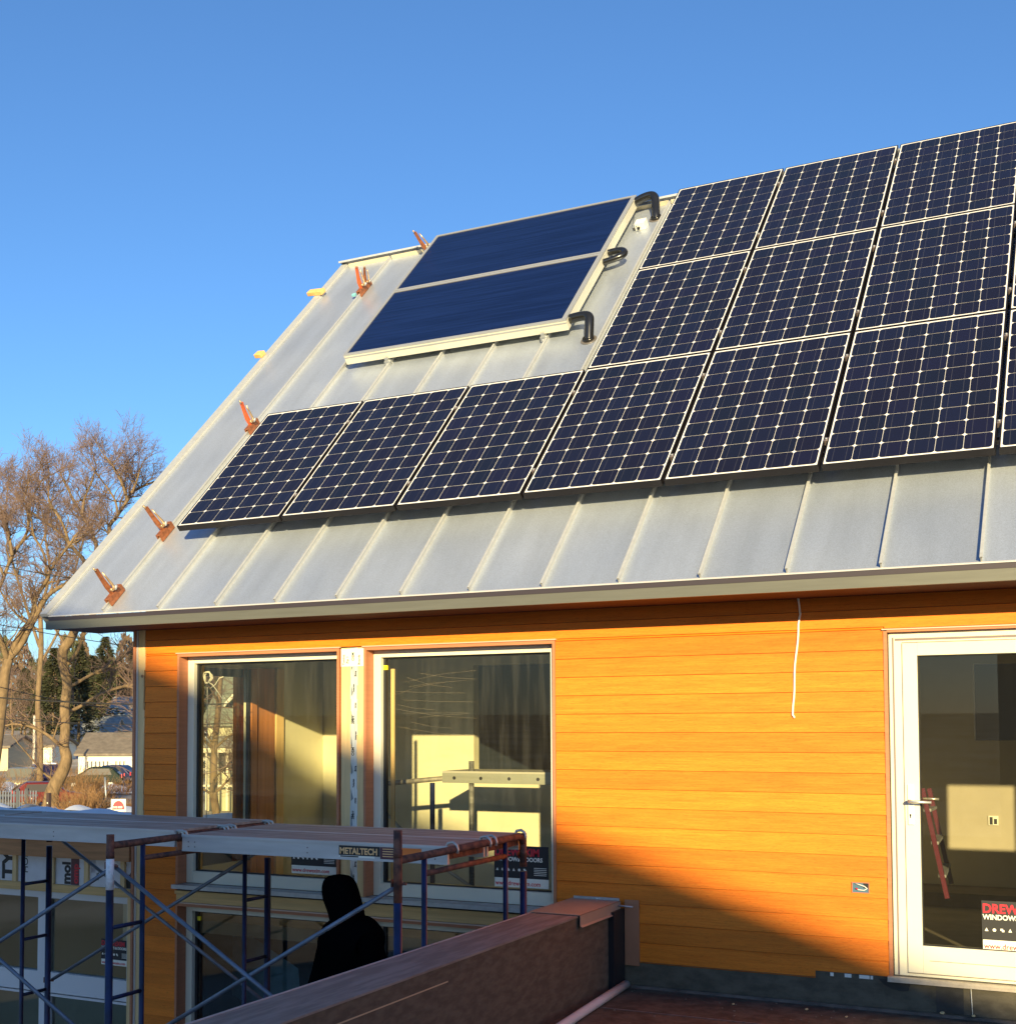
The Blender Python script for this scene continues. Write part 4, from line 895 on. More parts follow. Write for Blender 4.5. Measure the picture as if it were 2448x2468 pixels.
b = mb(M('wing_inside', (0.22, 0.22, 0.15), 0.8)).box(-9, -4.35, 2.4, 2.5, -5, -1.05).box(-9, -8.9, 0.1, 2.4, -5, -1.05).box(-4.37, -4.345, 0.16, 2.4, -5, -1.05).box(-9, -4.35, 0.12, 2.4, -1.06, -1.03).box(-9, -4.35, 0.12, 2.4, -4.65, -4.6); LW(b, 'interior')
b = mb(whitef).box(-6.6, -5.9, 2.30, 2.395, -2.4, -1.5); LW(b, 'interior_panel')
b = mb(roofflat).box(-9, -4.345, -0.05, 2.5, -1.0025, -0.985); LW(b, 'wing_roof')
sn = mb(snowm); sn.smooth = True
nx = 26
for i in range(nx):
    for j in range(8):
        def hh_(i, j): return -0.985 + 0.05 * (0.5 + 0.5 * math.sin(i * 1.3 + j * 0.7)) * min(1, j, 7 - 0) * 0.9
        P_ = [(-9 + 4.6 * a / nx, -0.03 + 2.4 * c / 8, hh_(a, c)) for a, c in ((i, j), (i + 1, j), (i + 1, j + 1), (i, j + 1))]
        sn.face(P_)
LW(sn, 'roof_snow')

# ------------------------------------------------------------------ hooded person
def skin_mesh(name, V, Ed, R, mat_, root=0, lvl=2, parent=None):
    me = bpy.data.meshes.new(name); me.from_pydata([tuple(v) for v in V], Ed, []); o = bpy.data.objects.new(name, me); COL.objects.link(o)
    sk = o.modifiers.new('skin', 'SKIN'); sk.use_smooth_shade = True
    for i, r in enumerate(R):
        me.skin_vertices[0].data[i].radius = r if isinstance(r, tuple) else (r, r); me.skin_vertices[0].data[i].use_root = (i == root)
    ss = o.modifiers.new('sub', 'SUBSURF'); ss.levels = lvl; ss.render_levels = lvl
    me.materials.append(mat_)
    if parent: o.parent = parent
    return o
px_, py_, pz_ = -1.37, -1.36, -2.72
def skinv():
    V = [(0, 0, 0.93), (0, 0.01, 1.10), (0, 0.0, 1.30), (0.0, -0.0, 1.44), (-0.015, -0.03, 1.53), (-0.050, -0.035, 1.62), (-0.06, -0.035, 1.69),
         (-0.16, 0, 1.40), (-0.235, -0.01, 1.20), (-0.22, -0.12, 1.00), (-0.20, -0.20, 0.93),
         (0.16, 0, 1.40), (0.235, 0.02, 1.18), (0.21, -0.10, 0.96), (0.18, -0.18, 0.90),
         (-0.10, 0, 0.86), (-0.11, -0.02, 0.50), (-0.11, 0.03, 0.10), (-0.12, -0.10, 0.04),
         (0.10, 0, 0.86), (0.11, -0.02, 0.50), (0.11, 0.03, 0.10), (0.12, -0.10, 0.04)]
    Ed = [(0, 1), (1, 2), (2, 3), (3, 4), (4, 5), (5, 6), (3, 7), (7, 8), (8, 9), (9, 10), (3, 11), (11, 12), (12, 13), (13, 14), (0, 15), (15, 16), (16, 17), (17, 18), (0, 19), (19, 20), (20, 21), (21, 22)]
    R = [(0.15, 0.10), (0.13, 0.095), (0.15, 0.10), (0.09, 0.07), 0.050, (0.066, 0.080), (0.052, 0.066), 0.06, 0.045, 0.036, 0.03, 0.06, 0.045, 0.036, 0.03, 0.09, 0.06, 0.045, 0.04, 0.09, 0.06, 0.045, 0.04]
    return V, Ed, R
V, Ed, R_ = skinv()
person = skin_mesh('person', V, Ed, R_, skin)
person.location = (px_, py_, pz_); person.rotation_euler = (0, 0, rad(-20))
tag(person, 'person in a black hooded jacket standing behind the scaffold brace below the planks', 'person')
# jacket and hood as clothing
Vj = V[0:4] + [(-0.012, -0.02, 1.52)] + V[7:10] + V[11:14]
Ej = [(0, 1), (1, 2), (2, 3), (3, 4), (3, 5), (5, 6), (6, 7), (3, 8), (8, 9), (9, 10)]
skin_mesh('jacket', Vj, Ej, [(0.235, 0.16), (0.225, 0.15), (0.24, 0.15), (0.17, 0.12), 0.105, 0.10, 0.078, 0.058, 0.10, 0.078, 0.058], cloth, parent=person)
Vh = [(0.0, 0.0, 1.41), (-0.030, -0.01, 1.56), (-0.058, -0.03, 1.64), (-0.078, -0.035, 1.72), (-0.082, -0.030, 1.765)]
skin_mesh('hood', Vh, [(0, 1), (1, 2), (2, 3), (3, 4)], [(0.14, 0.115), (0.104, 0.112), (0.112, 0.130), (0.100, 0.115), (0.060, 0.07)], cloth, parent=person)
Vt = [V[0], V[15], V[16], V[17], V[19], V[20], V[21]]
skin_mesh('trousers', Vt, [(0, 1), (1, 2), (2, 3), (0, 4), (4, 5), (5, 6)], [0.15, 0.115, 0.085, 0.07, 0.115, 0.085, 0.07], cloth, parent=person)
for sx_ in (-1, 1):
    b = mb(cloth); b.box(sx_ * 0.11 - 0.05, sx_ * 0.11 + 0.05, -0.20, 0.09, 0.0, 0.10); b.build('boot', person, bevel=0.03)
# gloves: five fingered hands at the ends of the arms
for (hx, hy, hz, sg) in ((-0.20, -0.20, 0.93, -1), (0.18, -0.18, 0.90, 1)):
    b = mb(cloth); b.tube([(hx, hy, hz), (hx, hy - 0.035, hz - 0.045), (hx, hy - 0.055, hz - 0.08)], [0.030, 0.038, 0.034], 10)
    for k in range(4):
        fxx = hx + (k - 1.5) * 0.018; ln = (0.060, 0.072, 0.068, 0.052)[k]
        b.tube([(fxx, hy - 0.055, hz - 0.075), (fxx, hy - 0.075, hz - 0.075 - ln * 0.6), (fxx, hy - 0.068, hz - 0.075 - ln)], [0.0095, 0.009, 0.0075], 8)
    b.tube([(hx - sg * 0.028, hy - 0.02, hz - 0.03), (hx - sg * 0.050, hy - 0.045, hz - 0.055), (hx - sg * 0.048, hy - 0.06, hz - 0.08)], [0.011, 0.010, 0.008], 8)
    b.build('glove', person)

# ------------------------------------------------------------------ neighbouring house behind the camera (casts the low shadow)
nb = empty('neighbour_house', (8, -32, -5), 'grey gabled neighbour house standing behind the camera', 'house')
def NB(b, nm):
    o = b.build(nm, nb); o.matrix_parent_inverse = Matrix.Translation((-8, 32, 5)); return o
nbm = M('neighbour_siding', (0.34, 0.36, 0.36), 0.7, 0, (0.3, 0.3, 8), 0.12)
b = mb(nbm); b.prism([(0, -26.3, -5), (16.6, -26.3, -5), (16.6, -26.3, 4.1), (8.0, -26.3, 7.15), (0, -26.3, 4.4)], (0, 0, 0), (0, -12, 0)); NB(b, 'wall')
b = mb(M('shingle', (0.08, 0.08, 0.085), 0.8, 0, (3, 3, 3), 0.3)); sl = 0.333
b.prism([(-1.5, -26, 4.2), (8.0, -26, 7.36), (18.0, -26, 4.03), (18.0, -26, 3.83), (8.0, -26, 7.16), (-1.5, -26, 4.0)], (0, 0, 0), (0, -12.6, 0)); NB(b, 'roof')
b = mb(whitef)
for x in (3, 7, 11): 
    for z in (-3.2, 0.2): frame_rect(b, x, x + 1.2, z, z + 1.6, 0.1, 0.1, 0.1, 0.1, -26.3, -26.24)
NB(b, 'window_frame')

# ------------------------------------------------------------------ far houses
hw1 = M('far_white_wall', (0.80, 0.74, 0.58), 0.8, 0, (0.8, 0.8, 9), 0.06)
hw2 = M('far_tan_wall', (0.56, 0.46, 0.30), 0.8, 0, (0.8, 0.8, 9), 0.08)
hw3 = M('far_grey_wall', (0.36, 0.36, 0.36), 0.8, 0, (0.8, 0.8, 9), 0.08)
hroof = M('far_roof_brown', (0.17, 0.14, 0.11), 0.8, 0, (2, 2, 2), 0.25)
hroof2 = M('far_roof_grey', (0.25, 0.26, 0.26), 0.8, 0, (2, 2, 2), 0.2)
hwin = M('far_window_dark', (0.05, 0.045, 0.05), 0.25)
BASIS_R = Vector((right.x, right.y, 0)).normalized(); BASIS_F = Vector((fwd.x, fwd.y, 0)).normalized()
def far_house(px, pyb, D, width, depth, hgt, rise, wallm, roofm_, lab, rot=0, wins=(), gable=False, snow=False, base=None):
    c = at(px, pyb, D); z0 = c.z if base is None else base
    root = empty('far_house', (c.x, c.y, z0), lab, 'house', 'houses in the distance')
    ang = math.atan2(BASIS_R.y, BASIS_R.x) + rad(rot); root.rotation_euler = (0, 0, ang)
    mb(wallm).box(0, width, 0, depth, -2.5, hgt).build('wall', root)
    o = 0.35; b = mb(roofm_)
    if gable:    # ridge runs away from the viewer: gable faces us
        b.prism([(-o, 0, hgt - 0.15), (width / 2, 0, hgt + rise), (width + o, 0, hgt - 0.15), (width + o, 0, hgt + 0.05), (width / 2, 0, hgt + rise + 0.22), (-o, 0, hgt + 0.05)], (0, -o, 0), (0, depth + o, 0))
        r_o = b.build('roof', root); mb(wallm).prism([(0, 0, hgt), (width, 0, hgt), (width / 2, 0, hgt + rise)], (0, 0.0, 0), (0, 0.2, 0)).build('gable', root)
        mb(whitef).prism([(-o, 0, hgt - 0.18), (width / 2, 0, hgt + rise - 0.03), (width / 2, 0, hgt + rise + 0.2), (-o, 0, hgt + 0.05)], (0, -o - 0.04, 0), (0, -o - 0.01, 0)).prism([(width + o, 0, hgt - 0.18), (width + o, 0, hgt + 0.05), (width / 2, 0, hgt + rise + 0.2), (width / 2, 0, hgt + rise - 0.03)], (0, -o - 0.04, 0), (0, -o - 0.01, 0)).build('rake_board', root)
    else:
        b.prism([(0, -o, hgt - 0.1), (0, depth / 2, hgt + rise), (0, depth + o, hgt - 0.1), (0, depth + o, hgt + 0.1), (0, depth / 2, hgt + rise + 0.2), (0, -o, hgt + 0.1)], (-o, 0, 0), (width + o, 0, 0))
        r_o = b.build('roof', root)
        mb(wallm).prism([(0, 0, hgt), (0, depth, hgt), (0, depth / 2, hgt + rise)], (0, 0, 0), (0.1, 0, 0)).prism([(width, 0, hgt), (width, depth, hgt), (width, depth / 2, hgt + rise)], (-0.1, 0, 0), (0, 0, 0)).build('gable', root)
    if snow:
        mb(snowm).prism([(0, depth * 0.28, hgt + rise * 0.56 + 0.13), (0, depth / 2, hgt + rise + 0.22), (0, depth / 2, hgt + rise + 0.32), (0, depth * 0.28, hgt + rise * 0.56 + 0.2)], (width * 0.35, 0, 0), (width, 0, 0)).build('roof_snow', r_o)
    for (x0, z1_, ww, hh2) in wins:
        b = mb(whitef); frame_rect(b, x0, x0 + ww, z1_ - hh2, z1_, 0.07, 0.07, 0.07, 0.07, -0.06, -0.01); wo_ = b.build('window', root); mb(hwin).box(x0 + 0.07, x0 + ww - 0.07, -0.03, -0.012, z1_ - hh2 + 0.07, z1_ - 0.07).build('pane', wo_)
    return root
far_house(189, 1880, 118, 14, 8, 2.4, 1.9, hw1, hroof, 'low cream house with a row of dark windows right of the big trunk', rot=4, wins=[(0.75 + 0.37 * k, 1.85, 0.27, 0.78) for k in range(6)] + [(3.4 + 0.37 * k, 1.85, 0.27, 0.78) for k in range(3)] + [(5.1, 1.85, 0.5, 0.78)], snow=True)
far_house(214, 1808, 165, 4.6, 9, 2.6, 1.7, hw2, hroof2, 'tan gabled house above and behind the low cream house', rot=-10, gable=True, wins=[(0.9, 1.8, 0.6, 1.0), (2.9, 1.8, 0.6, 1.0)])
far_house(176, 1815, 160, 5.0, 8, 2.4, 2.0, hw3, hroof2, 'grey house with a slate roof left of the tan gable', rot=6, wins=[(0.5 + 0.8 * k, 1.9, 0.55, 1.1) for k in range(5)])
far_house(256, 1795, 175, 12, 9, 4.2, 2.5, hw1, hroof2, 'tall cream house at the right behind the tan gable', rot=0, wins=[(0.6 + 0.9 * k, 3.4, 0.6, 1.2) for k in range(6)])
far_house(28, 1852, 128, 4.2, 7, 2.3, 0.9, hw1, hroof, 'small cream building behind the left trees', rot=0, wins=[])
far_house(-60, 1855, 120, 3.2, 7, 2.2, 0.9, hw2, hroof, 'tan building cut by the left picture edge')
oh_ = far_house(500, 1925, 72, 9, 8, 4.3, 3.6, M('far_green_wall', (0.50, 0.48, 0.32), 0.8), M('far_roof_green', (0.22, 0.24, 0.19), 0.8, 0, (1, 1, 12), 0.3), 'olive house with pale trim seen through the left upper window', rot=-10, gable=False, wins=[(0.6, 3.4, 0.9, 1.9), (2.1, 3.4, 0.9, 1.9), (3.8, 3.4, 0.9, 1.9)])
far_house(560, 1900, 68, 5, 6, 4.6, 2.8, MATS['far_green_wall'], MATS['far_roof_green'], 'gabled olive porch seen through the left upper window', rot=-10, gable=True, wins=[(0.6, 3.4, 0.9, 1.9), (2.4, 3.4, 0.9, 1.9)])
for k in range(9): mb(hw1).box(0.30 + 0.62 * k, 0.42 + 0.62 * k, -0.95, -0.83, -0.6, 2.7).build('porch_post', oh_)
mb(hw1).box(0.1, 5.8, -1.0, -0.80, 2.70, 3.0).build('porch_beam', oh_); mb(hw1).box(0.1, 5.8, -0.95, -0.85, 0.75, 0.85).build('porch_rail', oh_)
mb(hroof2).prism([(0, -1.2, 3.0), (0, -0.02, 3.55), (0, -0.02, 3.65), (0, -1.25, 3.08)], (0.0, 0, 0), (5.9, 0, 0)).build('porch_roof', oh_)
# ------------------------------------------------------------------ cars
def car(px, pyb, D, rot, body, lab, L=4.5, Wd=1.8, Ht=1.6, van=False, snow=False):
    c = at(px, pyb, D); root = empty('parked_car', (c.x, c.y, c.z), lab, 'car', 'parked cars beyond the fence'); root.rotation_euler = (0, 0, math.atan2(BASIS_R.y, BASIS_R.x) + rad(rot))
    h = Wd / 2
    prof = [(-L / 2, 0.35), (-L / 2, 0.85), (-L / 2 + 0.15, 0.95), (-L / 2 + (0.35 if van else 0.7), Ht - 0.08), (-L / 2 + 0.9, Ht), (L / 2 - 2.1, Ht), (L / 2 - 1.2, 0.98), (L / 2 - 0.1, 0.80), (L / 2, 0.6), (L / 2, 0.35)]
    b = mb(body); b.prism([(x, 0, z) for x, z in prof], (0, -h, 0), (0, h, 0)); b.build('body', root, bevel=0.09)
    b = mb(hwin); b.prism([(-L / 2 + 0.75, 0, 1.0), (-L / 2 + 0.95, 0, Ht - 0.12), (L / 2 - 2.15, 0, Ht - 0.12), (L / 2 - 1.45, 0, 1.0)], (0, -h - 0.012, 0), (0, h + 0.012, 0)); b.build('side_window', root)
    b = mb(hwin); x0 = -L / 2 + 0.15; x1 = -L / 2 + (0.35 if van else 0.7); b.face([(x0 - 0.005, -h + 0.2, 1.0), (x0 - 0.005, h - 0.2, 1.0), (x1 - 0.02, h - 0.25, Ht - 0.16), (x1 - 0.02, -h + 0.25, Ht - 0.16)]); b.build('rear_window', root)
    for y in (-h + 0.02, h - 0.2): mb(inkr).box(-L / 2 - 0.01, -L / 2 + 0.05, y, y + 0.18, 0.75, 1.05).build('tail_light', root)
    for x in (-L / 2 + 0.85, L / 2 - 0.9):
        for y in (-h + 0.02, h - 0.24):
            wo_ = mb(blackg).tube([(x, y, 0.33), (x, y + 0.22, 0.33)], 0.33, 16).build('wheel', root); mb(galv).tube([(x, y - 0.01, 0.33), (x, y + 0.23, 0.33)], 0.19, 12).build('rim', wo_)
    mb(greyf).box(-L / 2 - 0.04, -L / 2 + 0.02, -h + 0.1, h - 0.1, 0.35, 0.55).build('bumper', root)
    if snow: mb(snowm).box(-L / 2 + 0.95, L / 2 - 2.1, -h + 0.15, h - 0.15, Ht + 0.0, Ht + 0.10).build('roof_snow', root, bevel=0.04)
    return root
car(50, 1903, 92, -78, M('car_gold', (0.42, 0.40, 0.28), 0.3, 0.6), 'pale gold car seen from behind left of the big trunk', van=True)
car(112, 1890, 100, -60, M('car_blue', (0.03, 0.03, 0.09), 0.3, 0.5), 'dark blue car beside the pale gold car', snow=True)
car(120, 1945, 78, 20, M('car_red', (0.12, 0.008, 0.01), 0.3, 0.3), 'red car half hidden behind the big trunk')
car(225, 1898, 96, 190, M('car_green', (0.004, 0.014, 0.010), 0.55, 0.0, spec=0.2), 'dark green car in front of the low cream house')
car(262, 1890, 104, 175, M('car_navy', (0.02, 0.025, 0.07), 0.3, 0.4), 'navy car at the right of the dark green car')
# ------------------------------------------------------------------ fences, sign, post
def fence(px0, px1, py_, D, hgt, m, lab, step=0.16, posts=(0.45, 0.7), post_m=None):
    a = at(px0, py_, D); c = at(px1, py_, D); root = empty('picket_fence', (a.x, a.y, a.z), lab, 'fence'); root.rotation_euler = (0, 0, math.atan2(c.y - a.y, c.x - a.x)); L = math.hypot(c.x - a.x, c.y - a.y)
    b = mb(m); x = 0
    while x < L: b.box(x, x + step * 0.5, -0.02, 0.0, 0.05, hgt); x += step
    b.build('pickets', root)
    mb(post_m or m).box(0, L, 0.0, 0.05, 0.25, 0.36).box(0, L, 0.0, 0.05, hgt * 0.68, hgt * 0.68 + 0.12).build('rail', root)
    for t in posts: mb(post_m or m).box(L * t - 0.09, L * t + 0.09, -0.06, 0.1, 0, hgt + 0.12).build('post', root)
fence(-120, 92, 1950, 72, 1.05, M('fence_shade', (0.11, 0.125, 0.17), 0.8), 'shade-coloured picket fence at the lower left behind the snow bank', posts=(0.2, 0.77, 0.87), post_m=M('fence_dark', (0.06, 0.07, 0.09), 0.8))  # blue-grey shadow on the pickets is put into their colour
fence(225, 420, 1878, 108, 0.95, M('fence_wood', (0.42, 0.36, 0.22), 0.8), 'low wooden rail fence in front of the cream house', step=9, posts=(0.10, 0.42, 0.8))
sp = at(286, 1942, 50); sr = empty('yard_sign', (sp.x, sp.y, sp.z - 0.25), 'white lawn sign with a red arch and pale letters beside the orange corner', 'sign'); sr.rotation_euler = (0, 0, math.atan2(BASIS_R.y, BASIS_R.x) + rad(6))
mb(whitef).box(-0.29, 0.29, 0, 0.02, 0.02, 0.52).build('board', sr)
b = mb(M('sign_red', (0.70, 0.0, 0.02), 0.5)); b.prism([(0.24 * math.cos(math.pi * k / 16), 0, 0.10 + 0.35 * math.sin(math.pi * k / 16)) for k in range(17)], (0, -0.006, 0), (0, -0.001, 0))
text('DUE BEES', 0.105, Matrix.Translation((-0.225, -0.008, 0.155)) @ Matrix.Rotation(rad(90), 4, 'X') @ Matrix.Diagonal((0.86, 1, 1, 1)), inkw, b, 0.003); b.build('emblem', sr)
for x in (-0.24, 0.24): mb(M('sign_leg', (0.7, 0.25, 0.2), 0.5)).box(x - 0.015, x + 0.015, 0.003, 0.017, -1.2, 0.02).build('leg', sr)
b = mb(M('dark_post', (0.05, 0.03, 0.03), 0.7)); q = at(118, 1955, 58); b.box(-0.08, 0.08, -0.08, 0.08, -1, 0.85, Matrix.Translation(q)); b.mat(whitef).box(-0.03, 0.03, -0.085, -0.08, 0.35, 0.42, Matrix.Translation(q)); tag(b.build('bollard_post'), 'short dark post standing at the foot of the big trunk', 'post')
b = mb(galv); q = at(258, 1905, 70); b.tube([q + Vector((0, 0, -1)), q + Vector((-0.15, 0, 0.75))], 0.05, 8); tag(b.build('tilted_post'), 'tilted pale grey post before the dark green car', 'post')
# snow banks
def bank(x0, x1, y_, D, hgt, seed, lab=None):
    a = at(x0, y_, D); c = at(x1, y_, D); b = mb(snowm); b.smooth = True; r = random.Random(seed); n_ = 24; m_ = 8; G = {}
    nrm = Vector((-(c - a).y, (c - a).x, 0)).normalized()
    hs = [hgt * (0.6 + 0.5 * math.sin(i * 0.55 + seed) + r.uniform(-0.1, 0.1)) for i in range(n_ + 1)]
    for i in range(n_ + 1):
        for j in range(m_ + 1):
            t = j / m_; p = a + (c - a) * (i / n_) + nrm * (t - 0.5) * 5; G[i, j] = len(b.v); b.v.append((p.x, p.y, a.z - 0.4 + max(0, hs[i]) * math.sin(math.pi * t) ** 0.8 + 0.4))
    for i in range(n_):
        for j in range(m_): b._f((G[i, j], G[i + 1, j], G[i + 1, j + 1], G[i, j + 1]))
    b.build('snow_bank', kind='structure')
bank(-90, 70, 1972, 60, 0.65, 1); bank(60, 130, 1968, 62, 0.45, 4); bank(180, 420, 1966, 56, 0.42, 2); bank(230, 420, 1908, 92, 0.5, 5); bank(-40, 60, 1905, 84, 0.5, 7)

# ------------------------------------------------------------------ trees
def limb_tube(b, pts, r0, r1, n=6):
    m_ = len(pts); b.tube(pts, [r0 + (r1 - r0) * (i / (m_ - 1)) for i in range(m_)], n, cap=False)
def smooth_pts(P, k=4):
    out = []
    for i in range(len(P) - 1):
        p0 = P[max(0, i - 1)]; p1 = P[i]; p2 = P[i + 1]; p3 = P[min(len(P) - 1, i + 2)]
        for j in range(k):
            t = j / k; out.append(0.5 * ((2 * p1) + (p2 - p0) * t + (2 * p0 - 5 * p1 + 4 * p2 - p3) * t * t + (3 * p1 - p0 - 3 * p2 + p3) * t ** 3))
    out.append(P[-1]); return out
def grow(bs, bt, rnd, p, d, L, r, lev, upb):
    """recursive branch: bs thick mesh, bt twig mesh"""
    n_ = 4 if lev > 0 else 3; pts = [p.copy()]; dd = d.copy()
    for i in range(n_):
        dd = (dd + Vector((rnd.uniform(-1, 1), rnd.uniform(-1, 1), rnd.uniform(-1, 1))) * 0.36 + Vector((0, 0, upb * 0.45))).normalized()
        pts.append(pts[-1] + dd * (L / n_))
    (bs if r > 0.03 else bt).tube(pts, [max(0.006, r * (1 - 0.55 * i / n_)) for i in range(n_ + 1)], 5 if r > 0.03 else 3, cap=False)
    if lev <= 0: return
    kids = rnd.randint(3, 4) if lev > 1 else rnd.randint(3, 5)
    for k in range(kids):
        i = rnd.randint(1, n_); q = pts[i]; ax = (pts[i] - pts[i - 1]).normalized()
        v = Vector((rnd.uniform(-1, 1), rnd.uniform(-1, 1), rnd.uniform(-0.5, 1))).normalized()
        nd = (ax * 0.75 + v * 0.75).normalized(); grow(bs, bt, rnd, q, nd, L * rnd.uniform(0.55, 0.75), r * rnd.uniform(0.42, 0.58), lev - 1, upb)
    grow(bs, bt, rnd, pts[-1], dd, L * 0.72, r * 0.5, lev - 1, upb)
def guided_tree(D, trunk, limbs, lab, seed, spawn=1.0, barkm=None):
    rnd = random.Random(seed); bs = mb(barkm or bark); bt = mb(twig); tk = mb(barkm or bark)
    def P(q, dd): return at(q[0], q[1], D + dd)
    base = P(trunk[0], 0); sc = D / F
    T = smooth_pts([P(q, 0) for q in trunk]); rs = []
    for i in range(len(trunk) - 1):
        for j in range(4): rs.append((trunk[i][2] + (trunk[i + 1][2] - trunk[i][2]) * j / 4) * sc)
    rs.append(trunk[-1][2] * sc); tk.tube(T, rs, 12, cap=False)
    for L_ in limbs:
        r0, r1, lev, q = L_; off = rnd.uniform(-2.0, 2.0)
        pts = smooth_pts([P(a, off * i / max(1, len(q) - 1)) for i, a in enumerate(q)], 5)
        limb_tube(bs, pts, r0 * sc, r1 * sc, 7)
        tot = sum((pts[i + 1] - pts[i]).length for i in range(len(pts) - 1)); nsp = int(tot * 2.0 * spawn) + 2
        for k in range(nsp):
            t = (0.25 + 0.75 * (k + rnd.random()) / nsp); i = min(len(pts) - 2, int(t * (len(pts) - 1)))
            ax = (pts[i + 1] - pts[i]).normalized(); v = Vector((rnd.uniform(-1, 1), rnd.uniform(-1, 1), rnd.uniform(-0.25, 1.0))).normalized()
            rr_ = (r0 + (r1 - r0) * t) * sc
            grow(bs, bt, rnd, pts[i], (ax * 0.6 + v).normalized(), rnd.uniform(0.75, 1.45), min(rr_ * 0.6, 0.05), lev, 0.10)
        grow(bs, bt, rnd, pts[-1], (pts[-1] - pts[-2]).normalized(), 0.9, max(0.035, r1 * sc), lev, 0.05)
    root = empty('bare_tree', base, lab, 'tree', 'large bare trees beyond the house')
    for b_, nm in ((tk, 'trunk'), (bs, 'branches'), (bt, 'twigs')):
        o = b_.build(nm, root); o.matrix_parent_inverse = Matrix.Translation(-base)
    return root
guided_tree(66, [(112, 1985, 22), (120, 1950, 19), (128, 1905, 17), (150, 1862, 15), (161, 1830, 14), (155, 1798, 12), (158, 1760, 12), (157, 1700, 12), (163, 1650, 11.5), (153, 1600, 12), (152, 1568, 12), (170, 1542, 11), (184, 1510, 10), (192, 1470, 9), (198, 1420, 8)],
    [(6, 2.5, 3, [(196, 1430), (205, 1360), (180, 1325), (145, 1285), (110, 1258), (72, 1232)]),
     (6, 2, 3, [(198, 1425), (232, 1330), (222, 1285), (198, 1240), (170, 1190), (150, 1150)]),
     (6, 2.5, 3, [(198, 1425), (240, 1370), (266, 1300), (264, 1270), (285, 1240), (308, 1205), (318, 1188), (345, 1172), (375, 1160)]),
     (4, 1.5, 3, [(308, 1205), (292, 1160), (270, 1120), (252, 1098)]), (3, 1.2, 3, [(285, 1240), (275, 1200), (240, 1150), (215, 1115)]),
     (4, 1.5, 3, [(198, 1240), (205, 1200), (222, 1160), (232, 1125)]), (4, 1.5, 3, [(318, 1188), (330, 1160), (338, 1130)]),
     (5, 3, 2, [(162, 1712), (182, 1709), (256, 1667), (326, 1649), (380, 1640)]),
     (4.5, 2.5, 2, [(163, 1655), (180, 1649), (222, 1625), (277, 1599), (305, 1576), (330, 1568)]),
     (4.5, 4, 2, [(165, 1600), (188, 1568), (205, 1522), (214, 1495), (236, 1440)]),
     (5.5, 2.5, 2, [(150, 1800), (138, 1790), (110, 1768), (70, 1750), (30, 1745)]),
     (3, 1.5, 2, [(140, 1880), (112, 1868), (80, 1832), (52, 1800)]),
     (3.2, 1.2, 2, [(196, 1440), (245, 1405), (300, 1350), (330, 1290)]),
     (3, 1.5, 2, [(160, 1560), (140, 1525), (120, 1500), (108, 1470)])],
    'big bare tree with a bent golden trunk in front of the cream house', 3)
guided_tree(56, [(-30, 2000, 18), (-22, 1900, 15), (-8, 1800, 14), (4, 1700, 13), (14, 1620, 12), (22, 1588, 11)],
    [(8, 3, 3, [(22, 1588), (50, 1556), (85, 1490), (112, 1440), (150, 1412), (178, 1402), (215, 1392)]),
     (8, 4, 3, [(18, 1592), (6, 1550), (-14, 1505), (-30, 1440)]),
     (7, 2.5, 3, [(26, 1580), (48, 1530), (76, 1490), (88, 1440), (112, 1400), (130, 1362), (168, 1312), (182, 1290)]),
     (3.5, 1.5, 3, [(114, 1392), (106, 1335), (82, 1290), (76, 1250), (60, 1200), (75, 1150)]),
     (5, 2, 3, [(-14, 1450), (10, 1390), (30, 1340), (66, 1282), (70, 1220), (100, 1160)]),
     (4, 1.5, 3, [(30, 1340), (20, 1280), (0, 1220), (-20, 1160)]), (4, 1.5, 3, [(168, 1312), (150, 1260), (120, 1210), (118, 1165)]), (3.5, 1.4, 3, [(10, 1390), (-20, 1320), (-60, 1260), (-80, 1180)]),
     (3.5, 1.5, 2, [(20, 1600), (-10, 1585), (-50, 1580)])],
    'bare tree with forked limbs at the left picture edge', 9)
guided_tree(92, [(95, 1925, 8), (98, 1800, 7), (92, 1700, 6.5), (100, 1560, 6), (96, 1450, 5)],
    [(4, 1.2, 3, [(96, 1560), (60, 1450), (30, 1350), (15, 1250), (20, 1165)]), (4, 1.2, 3, [(97, 1470), (120, 1380), (110, 1280), (130, 1190)]), (3.5, 1.2, 3, [(98, 1600), (150, 1500), (180, 1380), (215, 1260), (262, 1180)]), (3.5, 1.2, 3, [(96, 1520), (40, 1480), (-10, 1400), (-40, 1300)])],
    'slender bare tree further back between the two big trees', 21)
# generic bare trees for the wooded rise behind
def bare_tree(seed, h, levb=3):
    rnd = random.Random(seed); bs = mb(bark); bt = mb(twig); p = Vector((0, 0, -1)); pts = [p]
    for i in range(6): pts.append(pts[-1] + Vector((rnd.uniform(-0.25, 0.25), rnd.uniform(-0.25, 0.25), (h * 0.8 + 1) / 6)))
    tk = mb(bark).tube(pts, [h * 0.017 * (1 - 0.7 * i / 6) for i in range(7)], 7, cap=False)
    for k in range(15):
        i = rnd.randint(2, 6); a = rnd.uniform(0, 6.28); d = Vector((math.cos(a), math.sin(a), rnd.uniform(0.3, 1.3))).normalized(); grow(bs, bt, rnd, pts[i], d, h * rnd.uniform(0.14, 0.24), 0.05, levb, 0.12)
    root = empty('wood_tree'); tk.build('trunk', root); bs.build('branches', root); bt.build('twigs', root)
    return root
protos = [bare_tree(101, 11), bare_tree(102, 9), bare_tree(103, 12)]
